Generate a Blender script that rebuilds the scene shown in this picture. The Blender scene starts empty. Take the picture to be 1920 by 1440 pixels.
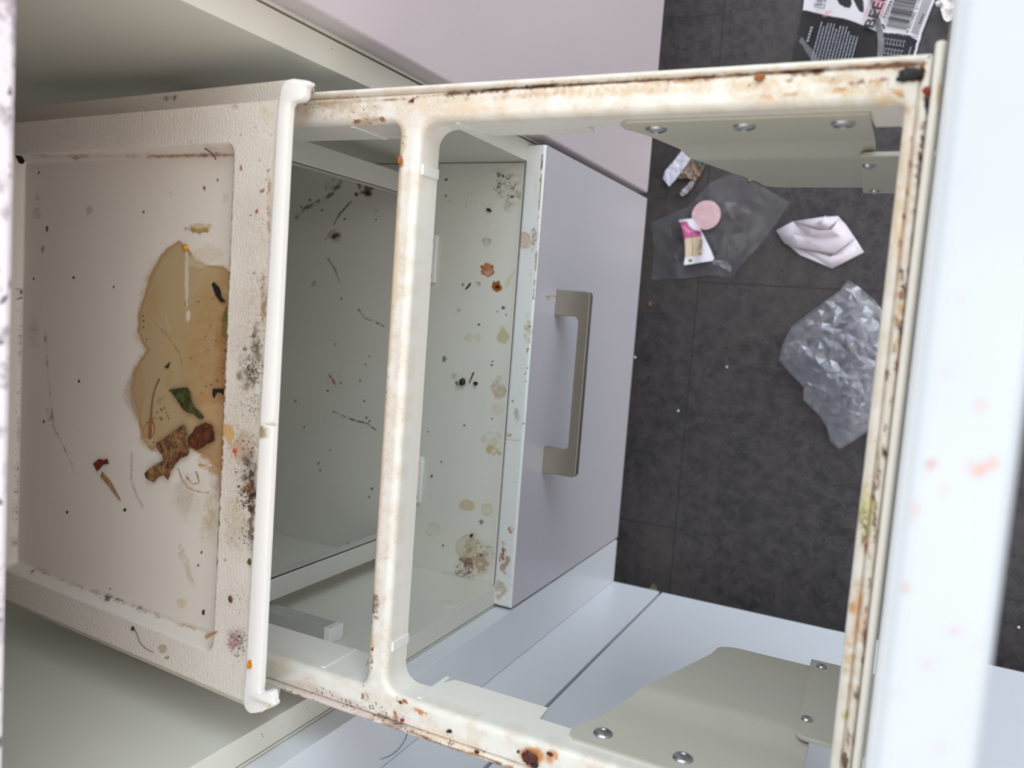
import bpy, bmesh, math, random
import numpy as np
from mathutils import Vector, Matrix
from mathutils.geometry import delaunay_2d_cdt

random.seed(7)
SC = bpy.context.scene
COL = SC.collection
CH = 1.13                      # camera height above the floor (m)

# ---------------------------------------------------------------- camera
F = 1533.63                    # focal length in px of a 1920 wide frame
M = np.array([[0.89522896, 0.07403618, -0.43941296],
              [0.10570097, -0.99323889, 0.04799804],
              [-0.43288845, -0.08941562, -0.89700192]])
cam = bpy.data.cameras.new('camera'); camo = bpy.data.objects.new('camera', cam); COL.objects.link(camo)
mw = Matrix.Identity(4)
for i in range(3):
    mw[i][0] = M[0][i]; mw[i][1] = -M[1][i]; mw[i][2] = -M[2][i]
mw[2][3] = CH
camo.matrix_world = mw
cam.sensor_width = 36.0; cam.lens = F / 1920 * 36
cam.clip_start = 0.01; cam.clip_end = 50
cam.dof.use_dof = True; cam.dof.focus_distance = 0.60; cam.dof.aperture_fstop = 7.2
SC.camera = camo

# ---------------------------------------------------------------- light
world = bpy.data.worlds.new('room_light'); SC.world = world; world.use_nodes = True
wn = world.node_tree; wn.nodes.clear()
tc = wn.nodes.new('ShaderNodeTexCoord'); sx = wn.nodes.new('ShaderNodeSeparateXYZ')
wn.links.new(tc.outputs['Generated'], sx.inputs[0])
def wmix(c1, c2, fac):
    m = wn.nodes.new('ShaderNodeMix'); m.data_type = 'RGBA'
    for s, c in ((m.inputs['A'], c1), (m.inputs['B'], c2)):
        if isinstance(c, tuple): s.default_value = (*c, 1)
        else: wn.links.new(c, s)
    wn.links.new(fac, m.inputs['Factor']); return m.outputs['Result']
def wmap(src, a, b):
    r = wn.nodes.new('ShaderNodeMapRange'); r.interpolation_type = 'SMOOTHSTEP'
    r.inputs['From Min'].default_value = a; r.inputs['From Max'].default_value = b
    wn.links.new(src, r.inputs['Value']); return r.outputs['Result']
c = wmix((1.90, 1.78, 1.64), (2.45, 2.20, 2.16), wmap(sx.outputs['X'], 0.0, 0.8))
c = wmix(c, (3.20, 3.75, 4.20), wmap(sx.outputs['Y'], 0.15, 0.8))
c = wmix((0.20, 0.19, 0.19), c, wmap(sx.outputs['Z'], -0.02, 0.50))
c = wmix(c, (0.74, 0.72, 0.69), wmap(sx.outputs['Z'], 0.62, 0.92))
bg = wn.nodes.new('ShaderNodeBackground'); wn.links.new(c, bg.inputs['Color']); bg.inputs['Strength'].default_value = 1.0
wo = wn.nodes.new('ShaderNodeOutputWorld'); wn.links.new(bg.outputs[0], wo.inputs[0])

def area(name, loc, target, size, power, color):
    l = bpy.data.lights.new(name, 'AREA'); l.shape = 'RECTANGLE'; l.size, l.size_y = size
    l.energy = power; l.color = color
    o = bpy.data.objects.new(name, l); COL.objects.link(o); o.location = loc
    d = Vector(target) - Vector(loc); o.rotation_euler = d.to_track_quat('-Z', 'Y').to_euler()
    return o
area('glint_light', (0.55, -0.15, 2.55), (-0.2, 0, 0.6), (0.9, 0.9), 4, (1.0, 0.96, 0.92))  # added overhead lamp, kept for glints on the bag and rivets
area('window_light', (0.7, 2.3, 2.0), (0, -0.2, 0.5), (1.5, 1.2), 10, (0.80, 0.90, 1.0))
SC.view_settings.view_transform = 'Standard'; SC.view_settings.look = 'None'
SC.view_settings.exposure = 0.12; SC.view_settings.gamma = 1.0; SC.view_settings.use_curve_mapping = False
SC.cycles.max_bounces = 8; SC.cycles.transparent_max_bounces = 16

# ---------------------------------------------------------------- geometry of views: pixel -> point on a surface
# (all coordinates below are relative to the camera; link() lifts them by CH)
def ray(x, y): return M.T @ np.array([x - 960, y - 720, F])
def onz(x, y, z): d = ray(x, y); return d * (z / d[2])
def onx(x, y, X): d = ray(x, y); return d * (X / d[0])
def ony(x, y, Y): d = ray(x, y); return d * (Y / d[1])
def proj(P):
    c = P @ M.T; return 960 + F * c[:, 0] / c[:, 2], 720 + F * c[:, 1] / c[:, 2]

# ---------------------------------------------------------------- noise
def vnoise(x, y, s=0):
    xi = np.floor(x).astype(np.int64); yi = np.floor(y).astype(np.int64)
    xf = x - xi; yf = y - yi; u = xf * xf * (3 - 2 * xf); v = yf * yf * (3 - 2 * yf)
    def h(a, b):
        n = (a * 374761393 + b * 668265263 + s * 1442695041) & 0xffffffff
        n = ((n ^ (n >> 13)) * 1274126177) & 0xffffffff
        return ((n ^ (n >> 16)) & 0xffff) / 65535.0
    return (h(xi, yi) * (1 - u) + h(xi + 1, yi) * u) * (1 - v) + (h(xi, yi + 1) * (1 - u) + h(xi + 1, yi + 1) * u) * v
def fbm(x, y, s=0, o=4):
    t = 0; a = .5; n = 0
    for i in range(o):
        t = t + a * vnoise(x, y, s + i * 17); n += a; a *= .5; x = x * 2.03 + 5.1; y = y * 2.03 + 1.7
    return t / n
def sstep(a, b, x):
    t = np.clip((x - a) / (b - a), 0, 1); return t * t * (3 - 2 * t)

# ---------------------------------------------------------------- objects
def link(name, verts, faces, mat, parent=None, smooth=None, origin=None, wn_mod=False):
    v = np.array(verts, dtype=float) + np.array([0, 0, CH])
    if parent is not None:
        po = parent; off = np.zeros(3)
        while po is not None: off += np.array(po.location); po = po.parent
        org = off; loc = np.zeros(3)
    else:
        if origin is None:
            org = np.array([(v[:, 0].min() + v[:, 0].max()) / 2, (v[:, 1].min() + v[:, 1].max()) / 2, v[:, 2].min()])
        else: org = np.array(origin, float) + np.array([0, 0, CH])
        loc = org
    me = bpy.data.meshes.new(name); me.from_pydata((v - org).tolist(), [], faces if isinstance(faces, list) else faces.tolist()); me.validate()
    o = bpy.data.objects.new(name, me); COL.objects.link(o)
    if parent is not None: o.parent = parent
    o.location = loc
    for m_ in (mat if isinstance(mat, (list, tuple)) else [mat]):
        if m_: me.materials.append(m_)
    if smooth is not None:
        me.shade_smooth()
        if smooth < 180: me.set_sharp_from_angle(angle=math.radians(smooth))
    if wn_mod:
        w = o.modifiers.new('wn', 'WEIGHTED_NORMAL'); w.keep_sharp = True; w.weight = 100
    return o
def empty(name, loc):
    o = bpy.data.objects.new(name, None); COL.objects.link(o); o.empty_display_size = .02
    o.location = (loc[0], loc[1], loc[2] + CH); return o
def tag(o, label, cat, group=None):
    o['label'] = label; o['category'] = cat
    if group: o['group'] = group
    return o
def struct(o): o['kind'] = 'structure'; return o

class MB:
    def __init__(s): s.v = []; s.f = []
    def add(s, v, f):
        n = len(s.v); s.v += [tuple(p) for p in v]; s.f += [tuple(i + n for i in q) for q in f]; return s
    def bm(s, b):
        b.verts.ensure_lookup_table(); b.verts.index_update()
        s.add([v.co[:] for v in b.verts], [[v.index for v in f.verts] for f in b.faces]); b.free(); return s
    def box(s, x0, x1, y0, y1, z0, z1, bev=.001, seg=2):
        b = bmesh.new(); bmesh.ops.create_cube(b, size=1)
        for v in b.verts:
            v.co = (x0 + (v.co.x + .5) * (x1 - x0), y0 + (v.co.y + .5) * (y1 - y0), z0 + (v.co.z + .5) * (z1 - z0))
        if bev: bmesh.ops.bevel(b, geom=b.edges[:], offset=bev, segments=seg, profile=.5, affect='EDGES')
        return s.bm(b)
    def prism(s, pts, axis, a, b_, bev=0, seg=2):
        # pts: polygon in the plane perpendicular to axis ('x': (y,z), 'y': (x,z), 'z': (x,y))
        def mk(p, t):
            return {'x': (t, p[0], p[1]), 'y': (p[0], t, p[1]), 'z': (p[0], p[1], t)}[axis]
        b = bmesh.new(); A = [b.verts.new(mk(p, a)) for p in pts]; B = [b.verts.new(mk(p, b_)) for p in pts]
        n = len(pts); b.faces.new(A); b.faces.new(B[::-1])
        for i in range(n): b.faces.new((A[i], B[i], B[(i + 1) % n], A[(i + 1) % n]))
        bmesh.ops.recalc_face_normals(b, faces=b.faces[:])
        if bev:
            e = [x for x in b.edges if (x.verts[0] in A) == (x.verts[1] in A)]
            bmesh.ops.bevel(b, geom=e, offset=bev, segments=seg, profile=.5, affect='EDGES')
        return s.bm(b)
    def cyl(s, c, ax, r, h, n=24, prof=None):
        # lathe: prof = list of (radius, height) along unit axis ax from c
        ax = Vector(ax).normalized(); t = ax.orthogonal().normalized(); u = ax.cross(t)
        prof = prof or [(0, 0), (r, 0), (r, h), (0, h)]
        vs = []; fs = []
        for (rr, hh) in prof:
            for k in range(n):
                a = 2 * math.pi * k / n
                vs.append(tuple(Vector(c) + ax * hh + (t * math.cos(a) + u * math.sin(a)) * max(rr, 1e-5)))
        for i in range(len(prof) - 1):
            for k in range(n):
                fs.append((i * n + k, i * n + (k + 1) % n, (i + 1) * n + (k + 1) % n, (i + 1) * n + k))
        return s.add(vs, fs)
    def tube(s, pts, r, n=6):
        pts = [Vector(p) for p in pts]; rs = r if isinstance(r, (list, tuple)) else [r] * len(pts)
        vs = []; fs = []
        for i, p in enumerate(pts):
            d = (pts[min(i + 1, len(pts) - 1)] - pts[max(i - 1, 0)]).normalized()
            t = d.cross(Vector((.1, .2, 1))).normalized(); u = d.cross(t)
            for k in range(n):
                a = 2 * math.pi * k / n; vs.append(tuple(p + (t * math.cos(a) + u * math.sin(a)) * rs[i]))
        for i in range(len(pts) - 1):
            for k in range(n): fs.append((i * n + k, i * n + (k + 1) % n, (i + 1) * n + (k + 1) % n, (i + 1) * n + k))
        fs.append(tuple(range(n))[::-1]); fs.append(tuple(range((len(pts) - 1) * n, len(pts) * n)))
        return s.add(vs, fs)
    def build(s, name, mat, parent=None, **k): return link(name, s.v, s.f, mat, parent, **k)

# ---------------------------------------------------------------- materials
def new_mat(name):
    m = bpy.data.materials.new(name); m.use_nodes = True; nt = m.node_tree
    return m, nt, nt.nodes['Principled BSDF'], nt.nodes['Material Output']
def lin(c):
    return tuple(((x / 255) / 12.92 if x / 255 <= .04045 else ((x / 255 + .055) / 1.055) ** 2.4) for x in c)
def setp(b, **k):
    for a, v in k.items():
        s = b.inputs[a.replace('_', ' ')]
        s.default_value = (*v, 1) if isinstance(v, tuple) and len(v) == 3 and s.type == 'RGBA' else v
def noise_node(nt, scale, detail=4, rough=.6, dist=0, coord='Object', vec=None):
    t = nt.nodes.new('ShaderNodeTexCoord'); n = nt.nodes.new('ShaderNodeTexNoise')
    n.inputs['Scale'].default_value = scale; n.inputs['Detail'].default_value = detail
    n.inputs['Roughness'].default_value = rough; n.inputs['Distortion'].default_value = dist
    if vec:
        mp = nt.nodes.new('ShaderNodeMapping'); mp.inputs['Scale'].default_value = vec
        nt.links.new(t.outputs[coord], mp.inputs[0]); nt.links.new(mp.outputs[0], n.inputs['Vector'])
    else: nt.links.new(t.outputs[coord], n.inputs['Vector'])
    return n.outputs['Fac']
def mapr(nt, src, a, b, c=0., d=1.):
    r = nt.nodes.new('ShaderNodeMapRange')
    for k, v in (('From Min', a), ('From Max', b), ('To Min', c), ('To Max', d)): r.inputs[k].default_value = v
    nt.links.new(src, r.inputs['Value']); return r.outputs['Result']
def mathn(nt, op, a, b=0.):
    m = nt.nodes.new('ShaderNodeMath'); m.operation = op
    for i, v in enumerate((a, b)):
        if isinstance(v, (int, float)): m.inputs[i].default_value = v
        else: nt.links.new(v, m.inputs[i])
    return m.outputs[0]
def mixc(nt, fac, a, b):
    m = nt.nodes.new('ShaderNodeMix'); m.data_type = 'RGBA'
    for s, c_ in ((m.inputs['A'], a), (m.inputs['B'], b)):
        if isinstance(c_, tuple): s.default_value = (*c_, 1)
        else: nt.links.new(c_, s)
    if isinstance(fac, (int, float)): m.inputs['Factor'].default_value = fac
    else: nt.links.new(fac, m.inputs['Factor'])
    return m.outputs['Result']
def bump(nt, b, h, strength, dist=.001):
    n = nt.nodes.new('ShaderNodeBump'); n.inputs['Strength'].default_value = strength; n.inputs['Distance'].default_value = dist
    nt.links.new(h, n.inputs['Height']); nt.links.new(n.outputs[0], b.inputs['Normal'])

def plain(name, col, rough=.4, var=.03, scale=8, specks=0.0, bumps=0.0, **k):
    m, nt, b, o = new_mat(name); setp(b, Roughness=rough, **k)
    n = noise_node(nt, scale, 5)
    c = mixc(nt, mapr(nt, n, .3, .7), tuple(x * (1 - var) for x in col), tuple(min(1, x * (1 + var)) for x in col))
    if specks:
        s = noise_node(nt, 420, 2, .5)
        c = mixc(nt, mapr(nt, s, .775 - specks, .80 - specks), c, (.10, .08, .06))
    nt.links.new(c, b.inputs['Base Color'])
    if bumps: bump(nt, b, noise_node(nt, 900, 3), bumps, .0004)
    return m
def dirty(name, col, rough=.4, bumpv=None, speckcol=(.035, .025, .018), scale=700, tint=None):
    """surface whose dirt (stain colour + cover, fleck density) is stored on the mesh where the dirt lies"""
    m, nt, b, o = new_mat(name); setp(b, Roughness=rough)
    n = noise_node(nt, 14, 5)
    c = mixc(nt, mapr(nt, n, .3, .7), tuple(x * .97 for x in col), tuple(min(1, x * 1.02) for x in col))
    a = nt.nodes.new('ShaderNodeAttribute'); a.attribute_name = 'stain'
    hf = noise_node(nt, 1500, 3, .6)
    hf2 = noise_node(nt, 420, 4, .65)
    nz = mapr(nt, mathn(nt, 'ADD', mathn(nt, 'MULTIPLY', hf, .5), mathn(nt, 'MULTIPLY', hf2, .5)), .34, .62, .08, .92)
    brk = mapr(nt, mathn(nt, 'SUBTRACT', a.outputs['Alpha'], nz), -.16, .16)
    fac = mathn(nt, 'ADD', mathn(nt, 'MULTIPLY', a.outputs['Alpha'], .6), mathn(nt, 'MULTIPLY', brk, .4))
    cl = nt.nodes.new('ShaderNodeClamp'); nt.links.new(fac, cl.inputs[0])
    c = mixc(nt, cl.outputs[0], c, a.outputs['Color'])
    d = nt.nodes.new('ShaderNodeAttribute'); d.attribute_name = 'fleck'
    s1 = noise_node(nt, scale, 3, .65, .3)
    f = mapr(nt, mathn(nt, 'ADD', s1, mathn(nt, 'MULTIPLY', d.outputs['Fac'], .42)), .74, .80)
    c = mixc(nt, mathn(nt, 'MULTIPLY', f, .9), c, speckcol)
    nt.links.new(c, b.inputs['Base Color'])
    rr = nt.nodes.new('ShaderNodeAttribute'); rr.attribute_name = 'wet'
    nt.links.new(mapr(nt, rr.outputs['Fac'], 0, 1, rough, .12), b.inputs['Roughness'])
    if bumpv:
        t = nt.nodes.new('ShaderNodeAttribute'); t.attribute_name = 'grain'
        h = mathn(nt, 'MULTIPLY', noise_node(nt, 520, 3, .6, .2, vec=(1.6, .8, 1)), t.outputs['Fac'])
        bump(nt, b, h, bumpv, .0012)
    return m

WH = lin((226, 226, 220))
m_carcass = plain('white_melamine', lin((216, 214, 202)), .45, .02, specks=.02)
m_front_shaded = plain('white_lacquer_shaded', lin((198, 193, 198)), .32, .015, specks=0.0)  # same lacquer as the side doors, its weaker light put into the colour
m_front_cool_lit = plain('white_lacquer_cool_lit', lin((224, 226, 230)), .3, .015)  # lighter copy of the fronts' lacquer, cool light put into the colour
m_edge = plain('edge_band', lin((226, 220, 222)), .4, .02, specks=.05)
m_counter = None
m_steel = plain('brushed_nickel', lin((168, 160, 148)), .38, .04, 40, Metallic=.85)
m_rivet = plain('rivet_steel', lin((190, 190, 192)), .28, .05, 60, Metallic=1.0)
m_chrome = plain('runner_steel', lin((184, 185, 180)), .5, .05, 60, Metallic=.25)
m_bracket = plain('cream_painted_steel', lin((190, 186, 172)), .5, .02, bumps=.15)
m_post = plain('grey_white_painted_post', lin((196, 194, 186)), .5, .02)
m_white_pl = plain('white_plastic', lin((228, 228, 222)), .4, .02)
m_dark = plain('dark_plastic', lin((24, 24, 28)), .5, .05)
m_frame = dirty('yellowed_white_plastic', lin((232, 227, 217)), .36, scale=620)
m_lid = dirty('textured_white_plastic', lin((216, 208, 196)), .38, bumpv=.55, scale=650)
m_lip = dirty('smooth_white_plastic', lin((232, 228, 222)), .35, scale=500)
m_shelf = dirty('stained_melamine', lin((214, 214, 204)), .42, scale=420)
m_top = dirty('lacquer_edge', lin((220, 222, 220)), .35, scale=420)

def paintable(o, P, grain=None):
    return Paint(o, P, grain)
class Paint:
    """dirt laid on the surface points P (camera-relative) of object o"""
    def __init__(s, o, P, mask=None):
        s.o = o; s.P = np.asarray(P); s.u, s.v = proj(s.P)
        n = len(s.P); s.rgb = np.zeros((n, 3)); s.a = np.zeros(n); s.fl = np.zeros(n); s.wet = np.zeros(n); s.gr = np.zeros(n)
        s.mask = np.ones(n) if mask is None else mask
        s.k = 1; s.gain = 1.3
    def lay(s, cov, col):
        cov = np.clip(cov * s.gain, 0, 1) * s.mask; col = np.array(lin(col))
        na = 1 - (1 - s.a) * (1 - cov)
        w = np.where(na > 1e-6, cov / np.maximum(na, 1e-6), 0)[:, None]
        s.rgb = s.rgb * (1 - w) + col * w; s.a = na
    def shape(s, cx, cy, rx, ry, ang=0, rag=.35, edge=.3, sc=None):
        s.k += 1
        c, n = math.cos(math.radians(ang)), math.sin(math.radians(ang))
        dx = s.u - cx; dy = s.v - cy; X = dx * c + dy * n; Y = -dx * n + dy * c
        r = np.sqrt((X / rx) ** 2 + (Y / ry) ** 2)
        L = sc or max(4, min(rx, ry) * .9)
        r = r + rag * 2 * (fbm(s.u / L, s.v / L, s.k * 31, 3) - .5)
        return r, edge
    def blob(s, cx, cy, rx, ry, col, al=1, ang=0, rag=.35, edge=.3, tex=0, ring=0, sc=None, wet=0):
        r, e = s.shape(cx, cy, rx, ry, ang, rag, edge, sc)
        cov = 1 - sstep(1 - e, 1.0001, r)
        if ring: cov = cov * (1 - ring) + ring * np.exp(-((r - .9) / .12) ** 2)
        if tex: cov = cov * (1 - tex + tex * sstep(.42, .60, fbm(s.u / 8, s.v / 8, s.k * 7, 5)) * 1.3)
        s.lay(cov * al, col)
        if wet: s.wet = np.maximum(s.wet, cov * wet)
    def flecks(s, cx, cy, rx, ry, dens, ang=0, rag=.3):
        r, e = s.shape(cx, cy, rx, ry, ang, rag, .8, None)
        s.fl = np.maximum(s.fl, dens * (1 - sstep(.15, 1.0, r)) * s.mask)
    def poly(s, pts, col, al=1, edge=3, rag=2, sc=14, ring=0, rw=3, ringcol=None, tex=0, wet=0):
        s.k += 1; d = s.polydist(pts) + rag * 2 * (fbm(s.u / sc, s.v / sc, s.k * 13, 3) - .5)
        cov = sstep(-edge, edge, d)
        if tex: cov = cov * (1 - tex + tex * sstep(.4, .62, fbm(s.u / 9, s.v / 9, s.k * 5, 4)) * 1.2)
        s.lay(cov * al, col)
        if wet: s.wet = np.maximum(s.wet, cov * wet)
        if ring: s.lay(np.exp(-((d - rw) / rw) ** 2) * ring, ringcol or col)
    def polydist(s, pts):
        pts = np.array(pts, float); n = len(pts); best = np.full(len(s.u), 1e9); ins = np.zeros(len(s.u), bool)
        for i in range(n):
            x0, y0 = pts[i]; x1, y1 = pts[(i + 1) % n]
            ex, ey = x1 - x0, y1 - y0; t = np.clip(((s.u - x0) * ex + (s.v - y0) * ey) / (ex * ex + ey * ey), 0, 1)
            best = np.minimum(best, np.hypot(s.u - x0 - t * ex, s.v - y0 - t * ey))
            cond = ((y0 > s.v) != (y1 > s.v)) & (s.u < ex * (s.v - y0) / (ey if abs(ey) > 1e-9 else 1e-9) + x0)
            ins ^= cond
        return np.where(ins, best, -best)
    def line(s, pts, w, col, al=1, rag=1.5, tex=0, fl=0):
        s.k += 1; best = np.full(len(s.u), 1e9)
        for (x0, y0), (x1, y1) in zip(pts[:-1], pts[1:]):
            ex, ey = x1 - x0, y1 - y0; t = np.clip(((s.u - x0) * ex + (s.v - y0) * ey) / (ex * ex + ey * ey), 0, 1)
            best = np.minimum(best, np.hypot(s.u - x0 - t * ex, s.v - y0 - t * ey))
        best = best + rag * 2 * (fbm(s.u / 7, s.v / 7, s.k * 3, 3) - .5)
        cov = 1 - sstep(w * .4, w * 1.1, best)
        if tex: cov = cov * (1 - tex + tex * 1.3 * sstep(.42, .6, fbm(s.u / 11, s.v / 11, s.k * 9, 3)))
        s.lay(cov * al, col)
        if fl: s.fl = np.maximum(s.fl, fl * (1 - sstep(w, w * 3.5, best)) * s.mask)
    def scatter(s, pts, col, rmin=1.2, rmax=2.4, al=.9):
        for (x, y) in pts: s.blob(x, y, random.uniform(rmin, rmax), random.uniform(rmin, rmax), col, al, rag=.4, edge=.6, sc=3)
    def done(s):
        me = s.o.data; n = len(me.vertices)
        a = me.color_attributes.new('stain', 'FLOAT_COLOR', 'POINT')
        a.data.foreach_set('color', np.c_[s.rgb, s.a].astype(np.float32).ravel())
        for nm, d in (('fleck', s.fl), ('wet', s.wet), ('grain', s.gr)):
            q = me.attributes.new(nm, 'FLOAT', 'POINT'); q.data.foreach_set('value', d.astype(np.float32))

def grid(xs, ys, zf, flip=False):
    X, Y = np.meshgrid(xs, ys, indexing='ij'); Z = zf(X, Y)
    V = np.c_[X.ravel(), Y.ravel(), Z.ravel()]; nx, ny = len(xs), len(ys)
    i = (np.arange(nx - 1)[:, None] * ny + np.arange(ny - 1)[None]).ravel()
    Fc = np.c_[i, i + ny, i + ny + 1, i + 1]
    return V, Fc
def skirt(V, Fc, nx, ny, zb):
    """close a height-field grid with side walls and a flat bottom"""
    b = list(range(0, nx * ny, ny)) + list(range((nx - 1) * ny + 1, nx * ny)) + list(range((nx - 2) * ny + ny - 1, ny - 1, -ny)) + list(range(ny - 1, 0, -1))
    W = V[b].copy(); W[:, 2] = zb; n = len(V)
    f = [tuple(q) for q in Fc.tolist()]
    for k in range(len(b)):
        k2 = (k + 1) % len(b); f.append((b[k2], b[k], n + k, n + k2))
    f.append(tuple(n + k for k in range(len(b))))
    return np.r_[V, W], f

# ================================================================= SETTING
m_floor, nt, b, _ = new_mat('dark_stone_vinyl'); setp(b, Roughness=.55)
n1 = noise_node(nt, 9, 8, .7); n2 = noise_node(nt, 60, 6, .75, .4); n3 = noise_node(nt, 26, 5, .6)
cfl = mixc(nt, mapr(nt, n1, .35, .65), lin((40, 37, 40)), lin((62, 57, 58)))
cfl = mixc(nt, mapr(nt, n2, .44, .62, 0, .75), cfl, lin((78, 72, 72)))
cfl = mixc(nt, mapr(nt, n2, .42, .30, 0, .9), cfl, lin((17, 16, 20)))
cfl = mixc(nt, mapr(nt, n3, .60, .72, 0, .5), cfl, lin((24, 22, 24)))
n4 = noise_node(nt, 120, 3, .6); n5 = noise_node(nt, 5, 6, .7, .5)
cfl = mixc(nt, mapr(nt, n4, .62, .68, 0, .75), cfl, lin((14, 13, 17)))
cfl = mixc(nt, mapr(nt, n5, .50, .66, 0, .40), cfl, lin((88, 78, 74)))
cfl = mixc(nt, .16, cfl, lin((20, 18, 22)))
tcn = nt.nodes.new('ShaderNodeTexCoord'); sp = nt.nodes.new('ShaderNodeSeparateXYZ'); nt.links.new(tcn.outputs['Object'], sp.inputs[0])
WX, LY = .300, .705            # plank width (x), plank length (y); rows staggered
xx = mathn(nt, 'ADD', sp.outputs['X'], .2725 + WX * 10)
row = mathn(nt, 'FLOOR', mathn(nt, 'DIVIDE', xx, WX))
fx = mathn(nt, 'ABSOLUTE', mathn(nt, 'SUBTRACT', mathn(nt, 'MODULO', xx, WX), 0.0))
dx = mathn(nt, 'MINIMUM', fx, mathn(nt, 'SUBTRACT', WX, fx))
yy = mathn(nt, 'ADD', sp.outputs['Y'], mathn(nt, 'SUBTRACT', LY * 10 - .0577, mathn(nt, 'MULTIPLY', mathn(nt, 'SUBTRACT', row, 10), .3475)))
fy = mathn(nt, 'MODULO', yy, LY); dy = mathn(nt, 'MINIMUM', fy, mathn(nt, 'SUBTRACT', LY, fy))
dm = mathn(nt, 'MINIMUM', dx, dy)
cfl = mixc(nt, mapr(nt, dm, .0006, .0018, .8, 0), cfl, lin((36, 34, 37)))
cfl_ = None
nt.links.new(cfl, b.inputs['Base Color']); bump(nt, b, n2, .25, .001)
fl = MB().box(-2.0, 2.2, -1.6, 2.2, -CH - .02, -CH, 0).build('floor', m_floor, origin=(0, 0, -CH)); struct(fl)


# ================================================================= COUNTERTOP
m_counter, nt, b, _ = new_mat('speckled_light_laminate'); setp(b, Roughness=.3)
k1 = noise_node(nt, 95, 3, .6); k2 = noise_node(nt, 170, 2, .5)
cc = mixc(nt, mapr(nt, k1, .52, .66), lin((244, 236, 240)), lin((186, 176, 184)))
cc = mixc(nt, mapr(nt, k2, .64, .70), cc, lin((120, 110, 122)))
cc = mixc(nt, mapr(nt, k2, .36, .30), cc, lin((246, 240, 242)))
nt.links.new(cc, b.inputs['Base Color'])
ct = MB().box(-1.0, -.3165, -.38, 1.2, -.2030, -.1650, .003).box(-1.0, 1.3, -.98, -.335 - .005, -.2030, -.1650, .003).build('countertop', m_counter)
tag(ct, 'pale speckled laminate countertop over the open pull-out cabinet', 'countertop')

# ================================================================= MAIN CABINET
XC, XF = -.344, -.325           # carcass edge plane, face of the fronts
ZT, ZB = -.7083, -1.0325
cab = tag(empty('base_cabinet', (-.60, -.066, -1.04)), 'white base cabinet with stained shelf and a closed lower drawer, under the pull-out', 'cabinet')
BK = -.88
MB().box(BK, XC, .1412, .1597, -1.04, -.204, .0008).build('side_panel', m_carcass, cab, smooth=30, wn_mod=True)
MB().box(BK, XC, -.2915, -.2733, -1.04, -.204, .0008).build('side_panel', m_carcass, cab, smooth=30, wn_mod=True)
MB().box(BK - .008, BK, -.2915, .1597, -1.04, -.204, .0005).build('back_panel', m_carcass, cab)
MB().box(BK, -.350, -.2733, .1412, -1.04, -1.024, .0005).build('bottom_panel', m_carcass, cab)
# shelf with its stained top
xs = np.arange(-.66, -.3485, .0011); ys = np.arange(-.2732, .1412, .0011)
V, Fc = grid(xs, ys, lambda X, Y: np.full_like(X, -.713)); nv = len(V)
V, Fc = skirt(V, Fc, len(xs), len(ys), -.731)
sh = link('shelf', V, Fc, m_shelf, cab)
P = Paint(sh, V, np.r_[np.ones(nv), np.zeros(len(V) - nv)])
P.fl[:] = .02
P.blob(950, 345, 34, 48, (150, 132, 105), .55, rag=.6, edge=.8, tex=.7); P.flecks(945, 345, 36, 60, .42)
P.flecks(870, 360, 90, 60, .22); P.flecks(930, 420, 60, 60, .16)
P.blob(912, 453, 9, 9, (168, 150, 118), .7, tex=.5); 
P.blob(914, 506, 12, 13, (160, 92, 18), 1.2, rag=.4, ring=.6, sc=5); P.blob(912, 503, 7, 8, (176, 96, 18), .8, rag=.7, tex=.6, sc=4)
P.blob(932, 538, 11, 12, (150, 88, 20), 1.1, rag=.55, edge=.35, sc=5); P.blob(933, 538, 4.5, 4.5, (52, 22, 6), .9, rag=.4)
P.blob(896, 533, 8, 6, (178, 150, 112), .6, tex=.8)
P.blob(879, 633, 8, 9, (196, 192, 158), .8, ring=.5, rag=.12); P.blob(895, 633, 7, 8, (196, 192, 158), .75, ring=.5, rag=.12)
P.blob(943, 630, 13, 24, (190, 184, 146), .75, rag=.45, edge=.4); P.blob(955, 525, 8, 26, (200, 194, 160), .5, ang=25, rag=.5, edge=.6)
P.blob(860, 582, 3, 4, (190, 160, 130), .6)
P.blob(934, 730, 16, 22, (176, 158, 128), .7, rag=.5, tex=.45, ring=.3); P.blob(931, 767, 12, 13, (196, 188, 156), .6, ring=.4)
P.blob(922, 822, 20, 16, (186, 168, 122), .55, rag=.6, tex=.6, ring=.5); P.blob(924, 845, 16, 12, (190, 172, 122), .6, rag=.6, tex=.7)
P.blob(876, 948, 16, 12, (190, 174, 130), .8, ring=.35, rag=.25); P.blob(913, 955, 11, 13, (194, 180, 138), .7, ring=.5, rag=.2)
P.blob(812, 995, 14, 14, (176, 166, 138), .5, ring=.5, tex=.5)
P.blob(874, 1028, 20, 26, (184, 168, 128), .65, ring=.5, rag=.25); P.blob(898, 1045, 34, 42, (170, 146, 116), .55, rag=.5, tex=.6, edge=.6)
P.blob(872, 1062, 20, 14, (140, 104, 96), .65, rag=.7, tex=.8, ang=30); P.blob(878, 1058, 8, 11, (96, 62, 62), .7, ring=.7, rag=.35)
P.blob(860, 1085, 30, 12, (160, 134, 118), .5, rag=.6, tex=.7, ang=15)
P.flecks(880, 1055, 60, 55, .30); P.flecks(930, 740, 30, 40, .26); P.flecks(925, 840, 30, 45, .24); P.flecks(920, 980, 30, 40, .22)
P.blob(740, 1000, 4, 4, (120, 80, 60), .2)
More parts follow.
